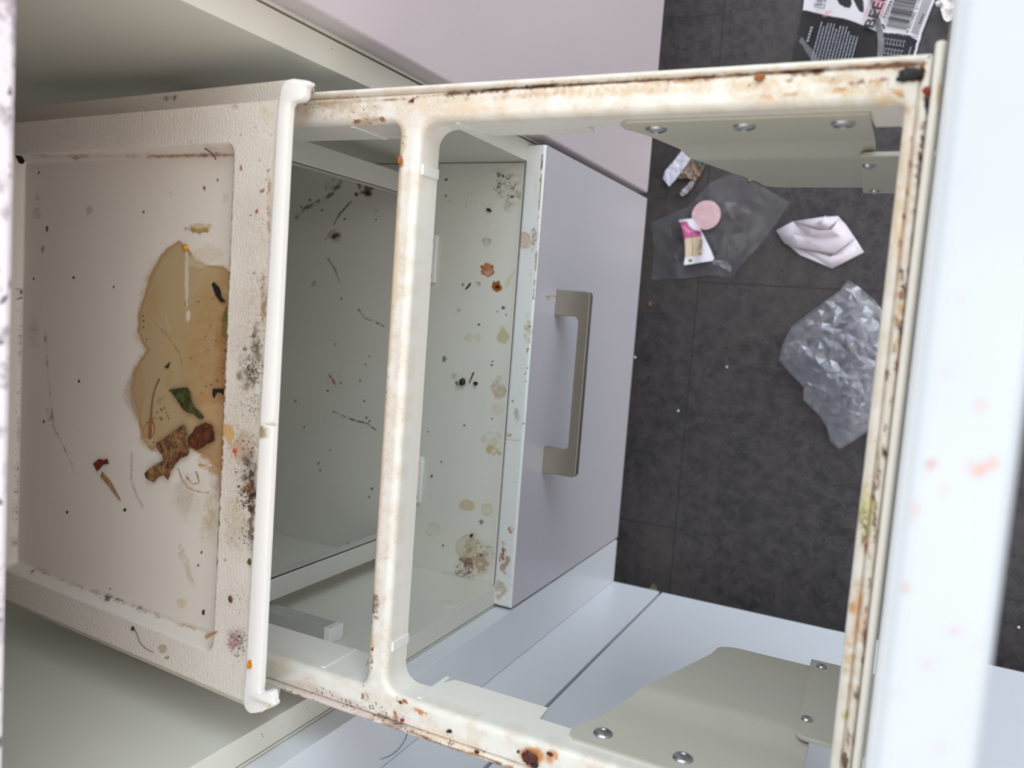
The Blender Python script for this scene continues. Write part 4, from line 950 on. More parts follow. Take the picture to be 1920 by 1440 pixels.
# ================================================================= SCRAPS ON THE LID
Z6 = lambda L: [(160 + x / 4.5, 640 + y / 4.5) for x, y in L]
G = 'food scraps on the lid'
def leafh(seed, a, curl):
    def h(X, Y, cx, cy):
        n = fbm((X - cx) / .008 + 40, (Y - cy) / .008 + 40, seed, 4); r = np.hypot(X - cx, Y - cy)
        return a * (1 - np.abs(2 * n - 1)) * 1.2 + curl * (r / .02) ** 2
    return h
flake('green_leaf', Z6([(725, 410), (760, 400), (875, 387), (900, 430), (922, 520), (940, 560), (985, 590), (1020, 645), (1000, 657), (965, 640), (930, 610), (880, 595), (830, 560), (800, 500), (770, 450)]), onlid, m_green, h=leafh(5, .0014, .0006), step=.0008,
      label='wilted green leaf scrap with a narrow tail, lying in the brown puddle', cat='leaf', group=G)
flake('brown_leaf', Z6([(620, 860), (650, 840), (740, 780), (850, 700), (870, 710), (880, 830), (905, 930), (890, 960), (820, 990), (780, 1040), (745, 1090), (725, 1165), (690, 1125), (640, 1140), (600, 1185), (545, 1150), (530, 1110), (580, 1060), (680, 1000), (665, 950), (630, 910)]), onlid, m_brown, h=leafh(9, .0016, .0004), step=.0008,
      label='large crumpled brown dry leaf on the lid, longest of the leaf scraps', cat='leaf', group=G)
flake('russet_leaf', Z6([(895, 810), (940, 760), (960, 720), (1040, 680), (1100, 710), (1115, 780), (1120, 835), (1060, 860), (1000, 900), (960, 915), (910, 880), (890, 840)]), onlid, m_brown2, h=leafh(14, .0020, .0012), step=.0008,
      label='dark russet curled leaf scrap between the green leaf and the large brown leaf', cat='leaf', group=G)
flake('leaf_chip', Z6([(672, 218), (722, 175), (705, 230)]), onlid, m_green, amp=.0004, step=.0006, label='tiny triangular green leaf chip near the middle of the puddle', cat='leaf chip', group=G)
flake('red_onion_scrap', Z6([(85, 1030), (130, 990), (170, 1000), (205, 990), (215, 1030), (160, 1040), (118, 1095)]), onlid, m_red, h=leafh(21, .0010, .001), step=.0006, label='small dark red torn scrap left of the puddle, above the pointed peel', cat='food scrap', group=G)
flake('pointed_peel', Z6([(150, 1100), (215, 1170), (310, 1345), (290, 1330), (190, 1200), (137, 1140)]), onlid, m_tan, amp=.0008, step=.0006, label='thin pointed tan peel with a dark end, left of the puddle', cat='peel', group=G)
flake('dark_leaf_sliver', [(220 + x / 6, 400 + y / 6) for x, y in [(1075, 800), (1095, 775), (1150, 830), (1170, 880), (1180, 940), (1230, 1000), (1180, 1000), (1120, 930)]], onlid, m_dgreen, amp=.0006, step=.0006, label='blackish green pointed leaf sliver at the right edge of the lid recess', cat='leaf', group=G)
flake('charred_scrap', Z6([(1085, 400), (1170, 400), (1175, 450), (1140, 430), (1110, 435), (1095, 480), (1080, 440)]), onlid, m_char, amp=.0006, step=.0005, label='black charred hooked scrap against the recess edge, right of the green leaf', cat='food scrap', group=G)
flake('olive_leaf_tip', [(427, 575), (427, 604), (417, 604), (421, 588)], onlid, organic('olive_leaf', lin((96, 88, 36)), lin((120, 106, 50)), lin((70, 62, 28)), 300, .5), amp=.0004, step=.0006, label='olive leaf tip under the dark leaf sliver at the recess edge', cat='leaf', group=G)
pt = [onlid(x, y, .0090) for x, y in Z6([(625, 315), (600, 370), (580, 430), (566, 500), (560, 560), (553, 640), (550, 700), (545, 815)])]
strand('thin_straw', pt, [.0004, .0003, .0004, .0006, .0010], m_stem, label='thin curved brown stem standing in the left part of the puddle', cat='stem')
lump('orange_crumb', onlid(350, 464), (.0019, .0017, .0010), m_orange, seed=3, rough=.2, label='bright orange crumb at the top of the puddle', cat='crumb', group=G)
pt = [onlid(x, y, dr) for x, y, dr in ((384, 278, -.002), (394, 285, .000), (402, 294, .004), (404, 299, .0092))]
strand('chilli_fibre', pt, [.0006, .0005, .0004, .0003], m_red, label='thin dark red curled fibre over the upper recess edge', cat='food fibre')
flake('black_film_scrap', [(37, 293), (46, 294), (53, 303), (50, 309), (44, 308)], lambda x, y: onlid(x, y, .004), m_char, amp=.002, step=.0006, lift=.002, label='shiny black scrap in the far upper corner of the lid recess', cat='plastic scrap')
lump('brown_seed', onlid(434, 1123, 0), (.0014, .0020, .0008), m_brown2, seed=8, rough=.15, ang=20, label='dark brown seed on the raised border, lower right of the lid', cat='seed')
lump('dark_seed', onlid(251, 1178, 0), (.0012, .0014, .0009), m_char, seed=5, rough=.15, label='small dark seed at the head of a curved dried thread', cat='seed')
strand('dried_thread', [onlid(x, y, -.0003) for x, y in ((252, 1180), (257, 1190), (262, 1204), (272, 1215), (288, 1224))], .0003, m_hair, label='thin curved dried thread trailing from a dark seed on the lower border', cat='thread')
flake('yellow_crumb', [(420 + x / 9, 1220 + y / 9) for x, y in [(410, 170), (465, 150), (480, 250), (460, 300), (405, 290)]], flat(ZL), m_orange, amp=.0008, step=.0005, label='mustard yellow dried crumb on the white lip near its lower hook', cat='crumb')
flake('curled_peel', [(411, 1183), (396, 1186), (385, 1192), (389, 1198)], lambda x, y: onlid(x, y, 0), m_tan, amp=.0004, step=.0006, label='tan curled shred at the lower right corner of the recess', cat='peel')
flake('green_seed', [(468, 1046), (472, 1050), (471, 1060), (465, 1055)], lambda x, y: onlid(x, y, 0), organic('olive_seed', lin((60, 58, 30)), lin((110, 96, 50)), lin((30, 28, 18)), 300, .4), amp=.0012, step=.0005, label='olive flattened seed at the border beside the white lip', cat='seed')

# ================================================================= SCRAPS ON THE FRAME
zf_ = flat(ZF)
G2 = 'dried food on the frame'
lump('burnt_residue', onz(1708, 141, ZF), (.0050, .0026, .0008), m_char, seed=12, rough=.8, ang=8, label='large black burnt residue in the upper right corner of the frame', cat='residue', group=G2)
lump('burnt_residue', onz(1739, 196, ZF - .0005), (.0016, .0044, .0008), m_char, seed=15, rough=.8, ang=12, label='black burnt streak below a red scrap, beside the front rail', cat='residue', group=G2)
lump('red_scrap', onz(1737, 172, ZF), (.0016, .0017, .0014), m_redb, seed=18, rough=.4, label='bright red scrap in the upper right corner of the frame', cat='food scrap', group=G2)
lump('orange_crumb', onz(1425, 147, ZF), (.0024, .0016, .0012), m_rust, seed=22, rough=.4, ang=8, label='orange brown crumb on the upper rail, right of its middle', cat='crumb', group=G2)
lump('rusty_crumb', onz(752, 301, ZF - .0005), (.0017, .0025, .0014), m_rust, seed=25, rough=.4, label='rusty crumb stuck near the upper end of the crossbar', cat='crumb', group=G2)
flake('red_flake', [(766, 192), (776, 184), (777, 192)], zf_, m_red, amp=.0005, step=.0005, label='tiny dark red triangular flake on the upper rail above the crossbar', cat='flake', group=G2)
lump('maroon_residue', onz(995, 1419, ZF), (.0040, .0034, .0012), m_maroon, seed=31, rough=.75, label='big maroon dried sauce blob on the lower rail', cat='residue', group=G2)
lump('maroon_residue', onz(1032, 1412, ZF), (.0018, .0009, .0010), m_maroon, seed=33, rough=.4, ang=-15, label='small maroon drop right of the big sauce blob', cat='residue', group=G2)
lump('charred_crumb', onz(1004, 1433, ZF), (.0020, .0014, .0014), m_char, seed=35, rough=.5, label='black crumb touching the lower side of the big sauce blob', cat='crumb', group=G2)
lump('maroon_crumb', onz(973, 1408, ZF), (.0008, .0008, .0008), m_maroon, seed=37, rough=.4, label='small dark red crumb left of the big sauce blob', cat='crumb', group=G2)
lump('red_crumb', onz(756, 1349, ZF), (.0012, .0010, .0010), m_redb, seed=39, rough=.4, label='red crumb on the lower rail below the crossbar', cat='crumb', group=G2)
lump('red_crumb', onz(752, 1316, ZF), (.0012, .0007, .0007), m_maroon, seed=41, rough=.4, ang=-20, label='small dark red crumb at the lower crossbar corner', cat='crumb', group=G2)
lump('dark_crumb', onz(841, 1371, ZF), (.0012, .0007, .0007), m_char, seed=43, rough=.6, label='tiny dark crumb midway on the lower rail', cat='crumb', group=G2)
lump('brown_crumb', onz(896, 1408, ZF), (.0014, .0011, .0010), m_maroon, seed=45, rough=.5, label='brownish red crumb on the lower rail, first left of the bottom edge of the photo', cat='crumb', group=G2)
lump('grey_brown_scrap', onz(1585, 1424, ZF), (.0013, .0040, .0012), organic('grey_brown', lin((90, 66, 56)), lin((130, 100, 76)), lin((50, 36, 34)), 300, .5), seed=47, rough=.4, ang=6, label='grey brown scrap at the bottom of the front rail', cat='food scrap', group=G2)
# ================================================================= SCRAPS ON THE SHELF
sz = flat(-.713); G3 = 'scraps on the shelf'
lump('black_crumb', sz(869, 716), (.0034, .0033, .0022), organic('blackish_crumb', lin((30, 24, 16)), lin((60, 48, 30)), lin((16, 12, 10)), 400, .6), seed=51, rough=.5, label='largest black crumb on the shelf beside a brown stick', cat='crumb', group=G3)
lump('dark_crumb', sz(893, 719), (.0022, .0018, .0014), m_char, seed=53, rough=.6, label='dark crumb just right of the brown stick on the shelf', cat='crumb', group=G3)
strand('brown_stick', [sz(889, 698) + np.array([0, 0, .001]), sz(885, 708) + np.array([0, 0, .001]), sz(881, 718) + np.array([0, 0, .001])], [.0009, .0008, .0006], m_stem, label='short brown stick between two black crumbs on the shelf', cat='stick')
strand('black_stick', [sz(883, 531) + np.array([0, 0, .0008]), sz(879, 537) + np.array([0, 0, .0008]), sz(874, 542) + np.array([0, 0, .0008])], [.0009, .0010, .0007], m_char, label='short black stick near the two rust rings on the shelf', cat='stick')
lump('black_speck', sz(918, 394), (.0026, .0014, .0012), m_char, seed=57, rough=.5, ang=-20, label='black irregular speck alone on the upper part of the shelf', cat='crumb', group=G3)
lump('red_brown_flake', sz(652, 1024), (.0014, .0026, .0006), m_rust, seed=59, rough=.4, ang=-15, label='red brown flake on the shelf by the lower side panel', cat='flake', group=G3)
# hair on the corner filler
strand('hair', [onx(x, y, XF + .0006) for x, y in ((764, 1376), (758, 1390), (748, 1404), (734, 1416), (722, 1421), (713, 1424))], .0003, m_hair, label='single dark curved hair on the white filler below the frame', cat='hair')
strand('brown_thread', [onx(1025, 556, -.3242), onx(1034, 555, -.322), onx(1045, 556, -.318)] , .0006, m_tan, label='short tan fibre stuck at the upper foot of the drawer handle', cat='fibre')

# ================================================================= LITTER ON THE FLOOR
FZ = -CH
fl0 = flat(FZ + .001)
def film(name, tint=(.9, .9, .93), base=.10, edge=.55, rough=.12, whit=.35, milky=.0, sc=60):
    m = bpy.data.materials.new(name); m.use_nodes = True; nt = m.node_tree; nt.nodes.clear()
    out = nt.nodes.new('ShaderNodeOutputMaterial'); tr = nt.nodes.new('ShaderNodeBsdfTransparent'); tr.inputs[0].default_value = (*tint, 1)
    g = nt.nodes.new('ShaderNodeBsdfGlossy'); g.inputs['Roughness'].default_value = rough; g.inputs[0].default_value = (1, 1, 1, 1)
    d = nt.nodes.new('ShaderNodeBsdfDiffuse'); d.inputs[0].default_value = (.82, .82, .85, 1)
    s1 = nt.nodes.new('ShaderNodeMixShader'); s1.inputs[0].default_value = whit; nt.links.new(g.outputs[0], s1.inputs[1]); nt.links.new(d.outputs[0], s1.inputs[2])
    lw = nt.nodes.new('ShaderNodeLayerWeight'); lw.inputs[0].default_value = .35
    n = noise_node(nt, sc, 5, .65, .5)
    f = mathn(nt, 'ADD', mathn(nt, 'MULTIPLY', lw.outputs['Facing'], edge), mapr(nt, n, .45, .75, base, base + milky))
    s2 = nt.nodes.new('ShaderNodeMixShader'); nt.links.new(f, s2.inputs[0]); nt.links.new(tr.outputs[0], s2.inputs[1]); nt.links.new(s1.outputs[0], s2.inputs[2])
    nt.links.new(s2.outputs[0], out.inputs[0]); return m
m_bag = film('crinkled_clear_film', base=.07, edge=.42, rough=.16, whit=.48, milky=.05, sc=12)
m_flatfilm = film('flat_clear_film', base=.045, edge=.22, rough=.2, whit=.5, milky=.06, sc=30)
def crumple(a, s0, seed, mound):
    def h(X, Y, cx, cy):
        r = 0
        for k, (s_, w) in enumerate(((s0, 1.), (s0 * .5, .6), (s0 * .26, .34), (s0 * .13, .14))):
            n = vnoise((X - cx) / s_ + 60 + k * 3, (Y - cy) / s_ + 60 - k, seed + k * 7); r = r + w * (1 - np.abs(2 * n - 1)) ** 1.5
        return a * r
    return h
def creased(a, seed, n=9, f0=14, mound=0.0):
    rs = np.random.RandomState(seed); D = [(rs.uniform(0, math.pi), f0 * 1.28 ** k * rs.uniform(.8, 1.2), rs.uniform(0, 9), rs.randint(999)) for k in range(n)]
    def h(X, Y, cx, cy):
        x = X - cx; y = Y - cy; r = 0; tot = 0
        wx = (fbm(x / .05 + 40, y / .05 + 40, seed, 2) - .5) * .05; wy = (fbm(x / .05 + 70, y / .05 + 70, seed + 5, 2) - .5) * .05
        for k, (t, f, p, sd) in enumerate(D):
            u = ((x + wx) * math.cos(t) + (y + wy) * math.sin(t)) * f + p
            tri = np.abs((u % 1) - .5) * 2; w = 1.0 / (1 + .42 * k)
            m_ = sstep(.38, .62, vnoise(x / .03 + 33, y / .03 + 33, sd)); r = r + w * tri * m_; tot += w
        return a * r / tot * 2 + mound * np.exp(-(x * x + y * y) / .004)
    return h
bagpts = [(1590, 524), (1575, 545), (1547, 565), (1500, 600), (1485, 612), (1467, 647), (1462, 677), (1477, 695), (1507, 725), (1507, 750), (1537, 780), (1550, 800), (1557, 827), (1575, 842), (1615, 817), (1650, 790), (1672, 740), (1684, 680), (1676, 610), (1650, 575), (1637, 560), (1615, 542)]
bag = tag(empty('clear_plastic_bag', (onz(1570, 680, FZ)[0], onz(1570, 680, FZ)[1], FZ)), 'large crinkled clear plastic bag on the dark floor, partly hidden by the front rail', 'plastic bag')
crinkle('bag_front', bagpts, FZ + .010, m_bag, bag, space=.0080, big=.016, small=.0040, ridges=34, rh=.0065, seed=4)
crinkle('bag_back', [(x + (1570 - x) * .05, y + (690 - y) * .04) for x, y in bagpts], FZ + .003, m_bag, bag, space=.009, big=.006, small=.0035, ridges=8, rh=.002, seed=9)
ff = [(1221, 418), (1290, 388), (1330, 345), (1372, 325), (1420, 345), (1450, 362), (1482, 380), (1455, 420), (1425, 460), (1392, 495), (1372, 522), (1330, 515), (1290, 522), (1222, 525), (1226, 470)]
sheet = crinkle('clear_film_wrapper', ff, FZ + .0006, m_flatfilm, None, space=.014, big=.0015, small=.0016, ridges=7, rh=.0016, seed=21)
tag(sheet, 'flat clear film wrapper spread on the floor under the upper bracket', 'film wrapper')
flake('film_twist', [(1340, 487), (1352, 489), (1366, 492), (1375, 503), (1371, 512), (1362, 505), (1350, 498), (1338, 496)], flat(FZ + .008), m_bag, sheet, h=crumple(.006, .006, 77, 0), thick=.0003, step=.0009, lift=.001, smooth=30)
m_paper = plain('printed_white_label', lin((222, 220, 228)), .45, .02)
m_print = dirty('printed_label', lin((222, 220, 228)), .4)
def lp_(P):
    P.poly([(1270, 417), (1288, 415), (1292, 424), (1300, 430), (1312, 433), (1316, 443), (1286, 448), (1270, 450)], (188, 84, 132), .95, edge=1, rag=.3)
    P.poly([(1276, 424), (1284, 422), (1290, 430), (1300, 436), (1304, 440), (1288, 436)], (214, 150, 184), .6, edge=1, rag=.3)
    P.poly([(1282, 448), (1316, 443), (1318, 470), (1316, 478), (1286, 484)], (206, 186, 158), .9, edge=1, rag=.2)
    P.line([(1295, 437), (1314, 436)], 1.4, (112, 40, 120), .9, rag=.2); P.line([(1296, 440), (1299, 460), (1298, 478)], .8, (120, 84, 50), .8, rag=.1)
    P.blob(1294, 488.5, 4, 3.4, (14, 92, 52), 1, rag=.2)
lab = flake('product_label', [(1275, 414), (1300, 411), (1312, 425), (1322, 442), (1333, 465), (1341, 485), (1338, 490), (1285, 498), (1288, 480), (1287, 450), (1282, 430)], flat(FZ + .007), m_print, sheet,
            h=lambda X, Y, cx, cy: .0015 + .0025 * np.sin((X - cx) * 110) ** 2, thick=.0002, step=.0010, lift=.0050, paint=lp_)
lab['label'] = 'white, purple and cream printed label'
def text_mesh(name, s, p0, p1, z, hgt, mat, parent):
    """printed letters on a horizontal sheet: baseline from pixel p0 to p1"""
    cu = bpy.data.curves.new(name, 'FONT'); cu.body = s; cu.size = 1.0; cu.extrude = 0; cu.offset = .022 if s == 'BEEF' else .004
    t = bpy.data.objects.new('t', cu); COL.objects.link(t); bpy.context.view_layer.update()
    dg = bpy.context.evaluated_depsgraph_get(); me = bpy.data.meshes.new_from_object(t.evaluated_get(dg))
    bpy.data.objects.remove(t)
    V = np.array([v.co[:] for v in me.vertices]); Fs = [list(p.vertices) for p in me.polygons]
    if len(V) == 0: return None
    a = onz(*p0, z); b_ = onz(*p1, z); d = (b_ - a)[:2]; L = np.linalg.norm(d); d /= L; u = np.array([-d[1], d[0]])
    w = V[:, 0].max() - V[:, 0].min(); X = (V[:, 0] - V[:, 0].min()) / w * L; Y = V[:, 1] / .72 * hgt
    W = np.c_[a[0] + d[0] * X + u[0] * Y, a[1] + d[1] * X + u[1] * Y, np.full(len(X), z)]
    o = link(name, W, Fs, mat, parent); return o
m_ink = plain('black_print', lin((26, 24, 28)), .5); m_ink_w = plain('pale_print', lin((150, 154, 164)), .5); m_ink_b = plain('brown_print', lin((90, 74, 50)), .5); m_ink_r = plain('dark_red_print', lin((90, 14, 24)), .5)
text_mesh('printed_word', 'Tissue', (1314.5, 470), (1317, 449), FZ + .0180, .0046, m_ink, lab)
text_mesh('printed_word', '&', (1314.5, 478), (1314.5, 473), FZ + .0180, .0038, m_ink, lab)
# pink round sticker
c0 = onz(1325.5, 404, FZ + .004)
m_pink = organic('pale_pink_sticker', lin((206, 168, 174)), lin((214, 180, 184)), lin((222, 196, 196)), 80, .4)
k_ = 40; disc = [proj(np.array([[c0[0] + .0196 * math.cos(2 * math.pi * i / k_), c0[1] + .0196 * math.sin(2 * math.pi * i / k_), c0[2]]])) for i in range(k_)]
flake('round_sticker', [(float(a[0]), float(b_[0])) for a, b_ in disc], flat(FZ + .004), m_pink, sheet, amp=.0005, thick=.0003, step=.0018, lift=.0042)['label'] = 'pale pink round sticker'
flake('black_scrap', [(1337, 455), (1341, 453), (1347, 457), (1356, 461), (1352, 468), (1346, 476), (1341, 474)], fl0, m_char, amp=.002, step=.001, lift=.0005, label='small black scrap showing right of the printed label', cat='scrap')
# torn snack wrapper
wr = tag(empty('torn_wrapper', (onz(1285, 315, FZ)[0], onz(1285, 315, FZ)[1], FZ)), 'torn white and brown food wrapper near the kitchen front, half under the upper bracket', 'wrapper')
flake('white_band', [(1292, 268), (1313, 280), (1304, 290), (1265, 342), (1256, 351), (1252, 345), (1245, 336), (1249, 322), (1265, 303)], flat(FZ + .004), plain('white_wrapper_film', lin((206, 206, 220)), .3, .03, 60), wr, h=crumple(.0014, .012, 5, 0), thick=.0003, step=.0012, lift=.003, smooth=40)
flake('brown_print', [(1305, 289), (1330, 302), (1320, 318), (1311, 334), (1305, 341), (1292, 335), (1272, 335), (1268, 338)], flat(FZ + .003), organic('brown_printed_film', lin((116, 98, 84)), lin((142, 118, 104)), lin((84, 74, 60)), 130, .4, vec=(1, 3, 1)), wr, h=crumple(.003, .012, 15, 0), thick=.0003, step=.0012, lift=.001, smooth=40)
flake('green_print', [(1303, 296), (1309, 290), (1326, 299), (1318, 314), (1309, 308)], flat(FZ + .007), organic('green_printed_film', lin((30, 62, 50)), lin((70, 96, 84)), lin((20, 46, 38)), 160, .35), wr, h=crumple(.002, .01, 25, 0), thick=.0003, step=.0012, lift=.003, smooth=40)
flake('torn_strip', [(1296, 340), (1305, 342), (1300, 352), (1290, 364), (1280, 369), (1276, 363)], flat(FZ + .003), plain('greyish_film', lin((150, 144, 146)), .3, .08, 80), wr, h=crumple(.003, .008, 35, 0), thick=.0003, step=.0010, lift=.001, smooth=40)
# folded printed paper
fp = tag(empty('folded_paper', (onz(1538, 455, FZ)[0], onz(1538, 455, FZ)[1], FZ)), 'crumpled folded white printed paper on the floor inside the frame opening', 'paper')
def sheetmesh(name, pts, faces, mat, parent):
    V = np.array([onz(x, y, FZ + z) for x, y, z in pts]); n = len(V)
    b = bmesh.new(); vs = [b.verts.new(v) for v in V]
    for f in faces: b.faces.new([vs[i] for i in f])
    bmesh.ops.recalc_face_normals(b, faces=b.faces[:])
    if b.faces and sum(f.normal.z for f in b.faces) < 0: bmesh.ops.reverse_faces(b, faces=b.faces[:])
    o = MB().bm(b).build(name, mat, parent, smooth=12)
    m_ = o.modifiers.new('thick', 'SOLIDIFY'); m_.thickness = .0004; return o
m_pap = plain('creased_white_paper', lin((214, 204, 212)), .55, .015, 40)
flake('base_sheet', [(1457, 433), (1487, 416), (1540, 408), (1572, 406), (1586, 421), (1603, 446), (1618, 472), (1560, 502), (1501, 478), (1468, 450)], flat(FZ + .001), m_pap, fp, h=lambda X, Y, cx, cy: .0006 + .0009 * np.sin((X - cx) * 70 + (Y - cy) * 40) ** 2, thick=.0003, step=.002, lift=.0002)
lowp = sheetmesh('lower_flap', [(1473, 456, .0015), (1500, 479, .0012), (1560, 504, .0020), (1620, 473, .0015), (1603, 446, .006), (1562, 478, .006), (1557, 482, .009)],
          [(0, 1, 2, 6), (6, 2, 3, 5), (5, 3, 4)], m_pap, fp)
upp = sheetmesh('upper_fold', [(1455, 432, .002), (1487, 415, .006), (1515, 428, .016), (1534, 433, .017), (1559, 431, .018), (1572, 413, .012), (1586, 421, .006), (1603, 446, .008), (1565, 475, .010), (1500, 465, .009), (1473, 458, .004), (1466, 450, .004),
                     (1488, 440, .009), (1530, 447, .006), (1575, 443, .008)],
          [(0, 1, 12, 11), (1, 2, 13, 12), (2, 3, 13), (3, 4, 14, 13), (4, 5, 6, 14), (6, 7, 14), (11, 12, 9, 10), (12, 13, 9), (13, 14, 8, 9), (14, 7, 8)], m_pap, fp)
bkp = sheetmesh('back_fold', [(1487, 415, .004), (1520, 423, .008), (1552, 430, .010), (1572, 412, .010), (1572, 405, .004), (1540, 407, .004), (1548, 404, .012), (1530, 421, .012), (1556, 424, .014)],
          [(0, 1, 5), (1, 2, 4, 5), (2, 3, 4), (7, 8, 6)], m_pap, fp)
mb = MB()
for (x, y, l_, a) in [(1500 + i * 3.0 + j * 5, 433 + i * 5.4 - j * 1.0, 3.2, 60) for i in range(5) for j in range(2)] + [(1513 + i * 4.4, 453 + i * 2.6, 3, 60) for i in range(6)] + [(1526, 442, 5, 0), (1532, 441, 5, 10), (1537, 444, 4, -20), (1578, 475, 4, 50), (1583, 479, 3, 20), (1594, 472, 3, 0), (1604, 460, 3, 60), (1607, 465, 3, 60)]:
    p_ = onz(x, y, FZ + .0185 if x < 1570 and y < 470 else FZ + .011); a_ = math.radians(a); dx_ = np.array([math.cos(a_), math.sin(a_), 0]) * l_ * .00036; dy_ = np.array([-math.sin(a_), math.cos(a_), 0]) * .0003
    mb.add([p_ - dx_ - dy_, p_ + dx_ - dy_, p_ + dx_ + dy_, p_ - dx_ + dy_], [(0, 1, 2, 3)])
mb.build('printed_marks', plain('grey_print', lin((120, 112, 124)), .6), fp)['kind'] = 'stuff'
# torn tissue scrap and small bits
flake('torn_tissue', [(1753, 12), (1757, 7), (1766, 4), (1778, 0), (1792, -12), (1806, 20), (1790, 40), (1775, 46), (1768, 40), (1763, 26), (1762, 18), (1755, 17)], flat(FZ + .006), plain('white_tissue', lin((214, 210, 208)), .8, .04, 90), h=crumple(.007, .014, 91, 0), thick=.0004, step=.0013, lift=.002, smooth=50,
      label='torn white tissue scrap at the top right, beside the tall front', cat='tissue')
lump('tan_crumb', fl0(1407, 335), (.0030, .0040, .0020), m_tan, seed=63, label='tan crumb on the floor at the lower edge of the upper bracket', cat='crumb')
lump('orange_speck', fl0(1219, 570), (.0018, .0028, .0010), m_rust, seed=65, label='small orange speck on the floor beside the drawer front', cat='crumb')
flake('dry_peel_scrap', [(1218, 1103), (1222, 1096), (1227, 1093), (1232, 1099), (1233, 1108), (1226, 1112)], flat(-1.125), organic('pale_green_peel', lin((120, 112, 80)), lin((96, 100, 50)), lin((150, 140, 128)), 200, .5), amp=.004, step=.001, lift=.001, label='pale green peel scrap at the foot of the gap in the corner', cat='peel')
lump('white_speck', fl0(1363, 688), (.0012, .0012, .0008), m_paper, seed=71, label='tiny white speck in the middle of the dark floor', cat='crumb')
lump('white_speck', fl0(1191, 670), (.0016, .0016, .0010), m_paper, seed=73, label='tiny white speck beside the drawer front', cat='crumb')
lump('white_speck', fl0(1272, 770), (.0012, .0014, .0008), m_paper, seed=75, label='tiny white speck on the floor seam left of centre', cat='crumb')
lump('white_speck', fl0(1910, 1176), (.0014, .0016, .0009), m_paper, seed=77, label='tiny white speck on the floor right of the tall front', cat='crumb')

# ---- beef pack
bp = tag(empty('beef_packaging', (onz(1620, 60, FZ)[0], onz(1620, 60, FZ)[1], FZ)), 'black and white printed beef packaging with a barcode, top of the floor', 'packaging')
m_pack = dirty('printed_packaging', lin((206, 204, 210)), .38)
BLK = (8, 9, 14)
def lpaint(P):
    P.poly([(1480, 25), (1509, 19), (1530, 24), (1550, 29), (1580, 34), (1605, 42), (1625, 50), (1645, 60), (1660, 66), (1660, 200), (1480, 200)], BLK, 1, edge=.8, rag=.6)
    P.poly([(1560, -25), (1566, -6), (1574, 8), (1584, 14), (1593, 15), (1597, 8), (1596, -5), (1590, -25)], (28, 28, 34), 1, edge=.8, rag=.3)
    P.poly([(1596, -25), (1600, 0), (1606, 12), (1611, 21), (1617, 24), (1620, 21), (1619, 4), (1612, -25)], (28, 28, 34), 1, edge=.8, rag=.3)
    P.blob(1552, 24, 12, 6, (210, 160, 168), .6, ang=-30, edge=.6); P.blob(1626, 20, 7, 34, (208, 150, 162), .5, ang=20, edge=.8)
    P.poly([(1503, 70), (1510, 78), (1522, 92), (1532, 108), (1536, 130), (1528, 130), (1520, 108), (1508, 90), (1498, 78)], (92, 92, 98), 1, edge=1)
    for q in ([(1528, -5), (1527, 12)], [(1527, 12), (1545, 16)], [(1545, 16), (1549, -4)]): P.line(q, .8, (60, 60, 66), .9, rag=0)
left = flake('left_panel', [(1500, -60), (1508, 0), (1506, 20), (1500, 55), (1498, 72), (1492, 84), (1490, 104), (1494, 130), (1530, 150), (1640, 150), (1652, 110), (1656, 62), (1646, 30), (1633, 0), (1618, -60)], flat(FZ + .002), m_pack, bp,
             h=lambda X, Y, cx, cy: .004 + .003 * np.sin((X - cx) * 46 + (Y - cy) * 12), thick=.0003, step=.0010, lift=.0002, paint=lpaint)
def rpaint(P):
    P.poly([(1656, 61), (1680, 64), (1706, 68), (1722, 76), (1760, 90), (1740, 200), (1620, 200)], (12, 15, 26), 1, edge=.8, rag=.3)
    P.poly([(1736, -40), (1732, -10), (1728, 4), (1708, 62), (1724, 68), (1732, 60), (1752, 0), (1765, -40)], (148, 144, 150), 1, edge=.8, rag=.2)
    P.line([(1660, 62), (1690, 64), (1720, 70)], .9, (40, 40, 48), .9, rag=.2); P.line([(1764, -40), (1750, 0), (1725, 62), (1716, 100), (1706, 150)], 2.2, (212, 212, 220), 1, rag=.4)
    P.poly([(1633, -60), (1664, -60), (1661, 0), (1650, 32), (1640, 20), (1634, 0)], (214, 158, 170), .85, edge=1, rag=.3)
    P.line([(1668, -20), (1661, 5), (1651, 34)], .8, (110, 20, 40), .9, rag=0); P.line([(1673, 0), (1666, 22), (1659, 42)], .8, (70, 70, 80), .9, rag=0)
    P.poly([(1652, 44), (1658, 46), (1661, 54), (1656, 56)], (16, 18, 28), 1, edge=.7)
right = flake('right_panel', [(1630, -60), (1634, 0), (1646, 30), (1652, 60), (1652, 110), (1640, 150), (1706, 150), (1718, 104), (1728, 66), (1753, 0), (1768, -60)], flat(FZ + .001), m_pack, bp,
              h=lambda X, Y, cx, cy: .0015 + .0008 * np.sin((X - cx) * 80 + (Y - cy) * 60), thick=.0003, step=.0010, lift=.0002, paint=rpaint)
flake('fold_strip', [(1630, -40), (1636, -4), (1643, 22), (1650, 36), (1656, 60), (1658, 90), (1654, 120), (1644, 120), (1646, 80), (1644, 55), (1640, 32), (1634, 8), (1624, -40)], flat(FZ + .010), plain('grey_film_fold', lin((112, 110, 114)), .3), bp, h=crumple(.0012, .02, 61, 0), thick=.0003, step=.0014, lift=.0002)['label'] = 'grey folded seam'
ZP = FZ + .0098
text_mesh('printed_word', 'BEEF', (1637, 53), (1664, -10), FZ + .0175, .0120, m_ink, bp)
t_ = text_mesh('printed_character', '\u7279', (1543, 12), (1547, -2), ZP, .0085, m_ink, bp)
text_mesh('barcode_number', '9 421900 211553', (1703.5, 62), (1731, -12), FZ + .0045, .0030, m_ink, bp)
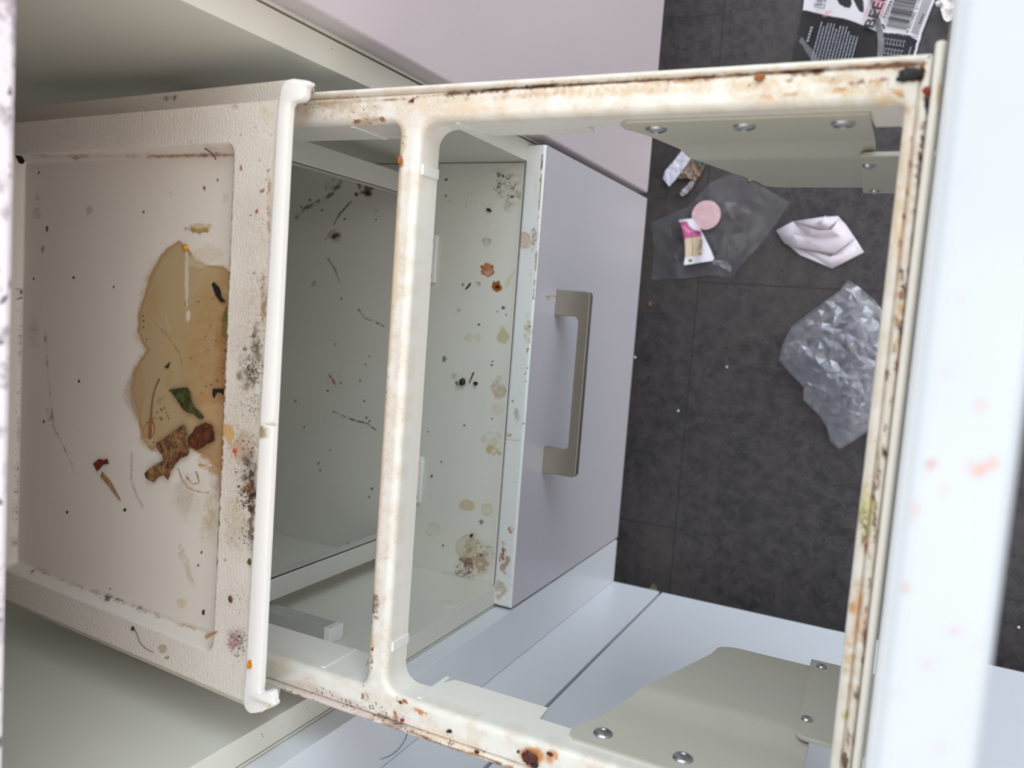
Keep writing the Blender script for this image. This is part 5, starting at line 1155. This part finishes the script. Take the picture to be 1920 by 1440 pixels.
def quad(mb, p, z):
    mb.add([onz(x, y, z) for x, y in p], [(0, 1, 2, 3)])
mb = MB(); rnd = random.Random(5); t = 0.0
while t < 1:
    w = rnd.choice((.009, .009, .018, .027)); g = rnd.choice((.009, .012, .018))
    a0, a1 = t, min(1, t + w)
    L = lambda u: (1661.5 + (1686 - 1661.5) * u, 48.5 - 82 * u); R = lambda u: (1700.5 + (1729 - 1700.5) * u, 56 - 82 * u)
    quad(mb, [L(a0), R(a0), R(a1), L(a1)], FZ + .0043); t += w + g
mb.build('barcode', m_ink, bp)
mb = MB()
for i in range(13):
    x0 = 1524 + i * 6.2; ya_, yb_ = (92 - 2 * (i % 3), 40 + i * 1.2 + (8 if i % 4 == 1 else 0) + (14 if i > 9 else 0))
    y = 112
    while y > yb_:
        seg = rnd.uniform(2.5, 7); y2 = max(yb_, y - seg); xx_ = lambda q: x0 + (100 - q) * .27
        quad(mb, [(xx_(y), y), (xx_(y) + 2.0, y), (xx_(y2) + 2.0, y2), (xx_(y2), y2)], ZP); y = y2 - rnd.uniform(.8, 1.4)
for i in range(5): quad(mb, [(1512 + i * 1.8, 78 - i * 6), (1516 + i * 1.8, 78 - i * 6), (1517 + i * 1.8, 74 - i * 6), (1513 + i * 1.8, 74 - i * 6)], ZP)
mb.build('small_print', m_ink_w, bp)['kind'] = 'stuff'
mb = MB()
for r_i in range(5):
    for c_i in range(7):
        x = 1658 + c_i * 6 - r_i * 2.2; y = 71 + c_i * .9 + r_i * 9
        quad(mb, [(x, y), (x + 3.4, y + .5), (x + 3.0, y + 2.2), (x - .4, y + 1.7)], FZ + .0043)
        if r_i % 2 == 0: quad(mb, [(x - .4, y + 3), (x + .5, y + 3), (x - .8, y + 9), (x - 1.6, y + 9)], FZ + .0043)
for i in range(4): quad(mb, [(1707 - i * 1.4, 88 + i * 5), (1709 - i * 1.4, 88 + i * 5), (1708 - i * 1.4, 92 + i * 5), (1706 - i * 1.4, 92 + i * 5)], FZ + .0043)
mb.build('nutrition_table', m_ink_w, bp)['kind'] = 'stuff'
mb = MB()
for i in range(6):
    x, y = 1655.5 + i * 2.4, 33 - i * 5.6
    quad(mb, [(x, y), (x + 1.4, y - 3.6), (x + 4.4, y - 2.6), (x + 3, y + 1)], FZ + .0043)
mb.build('small_caption', m_ink_r, bp)['kind'] = 'stuff'
mb = MB()
for i in range(4): quad(mb, [(1723 + i * 2, 44 - i * 5), (1724 + i * 2, 41 - i * 5), (1726.5 + i * 2, 42 - i * 5), (1725.5 + i * 2, 45 - i * 5)], FZ + .0043)
mb.build('small_note', m_ink, bp)['kind'] = 'stuff'
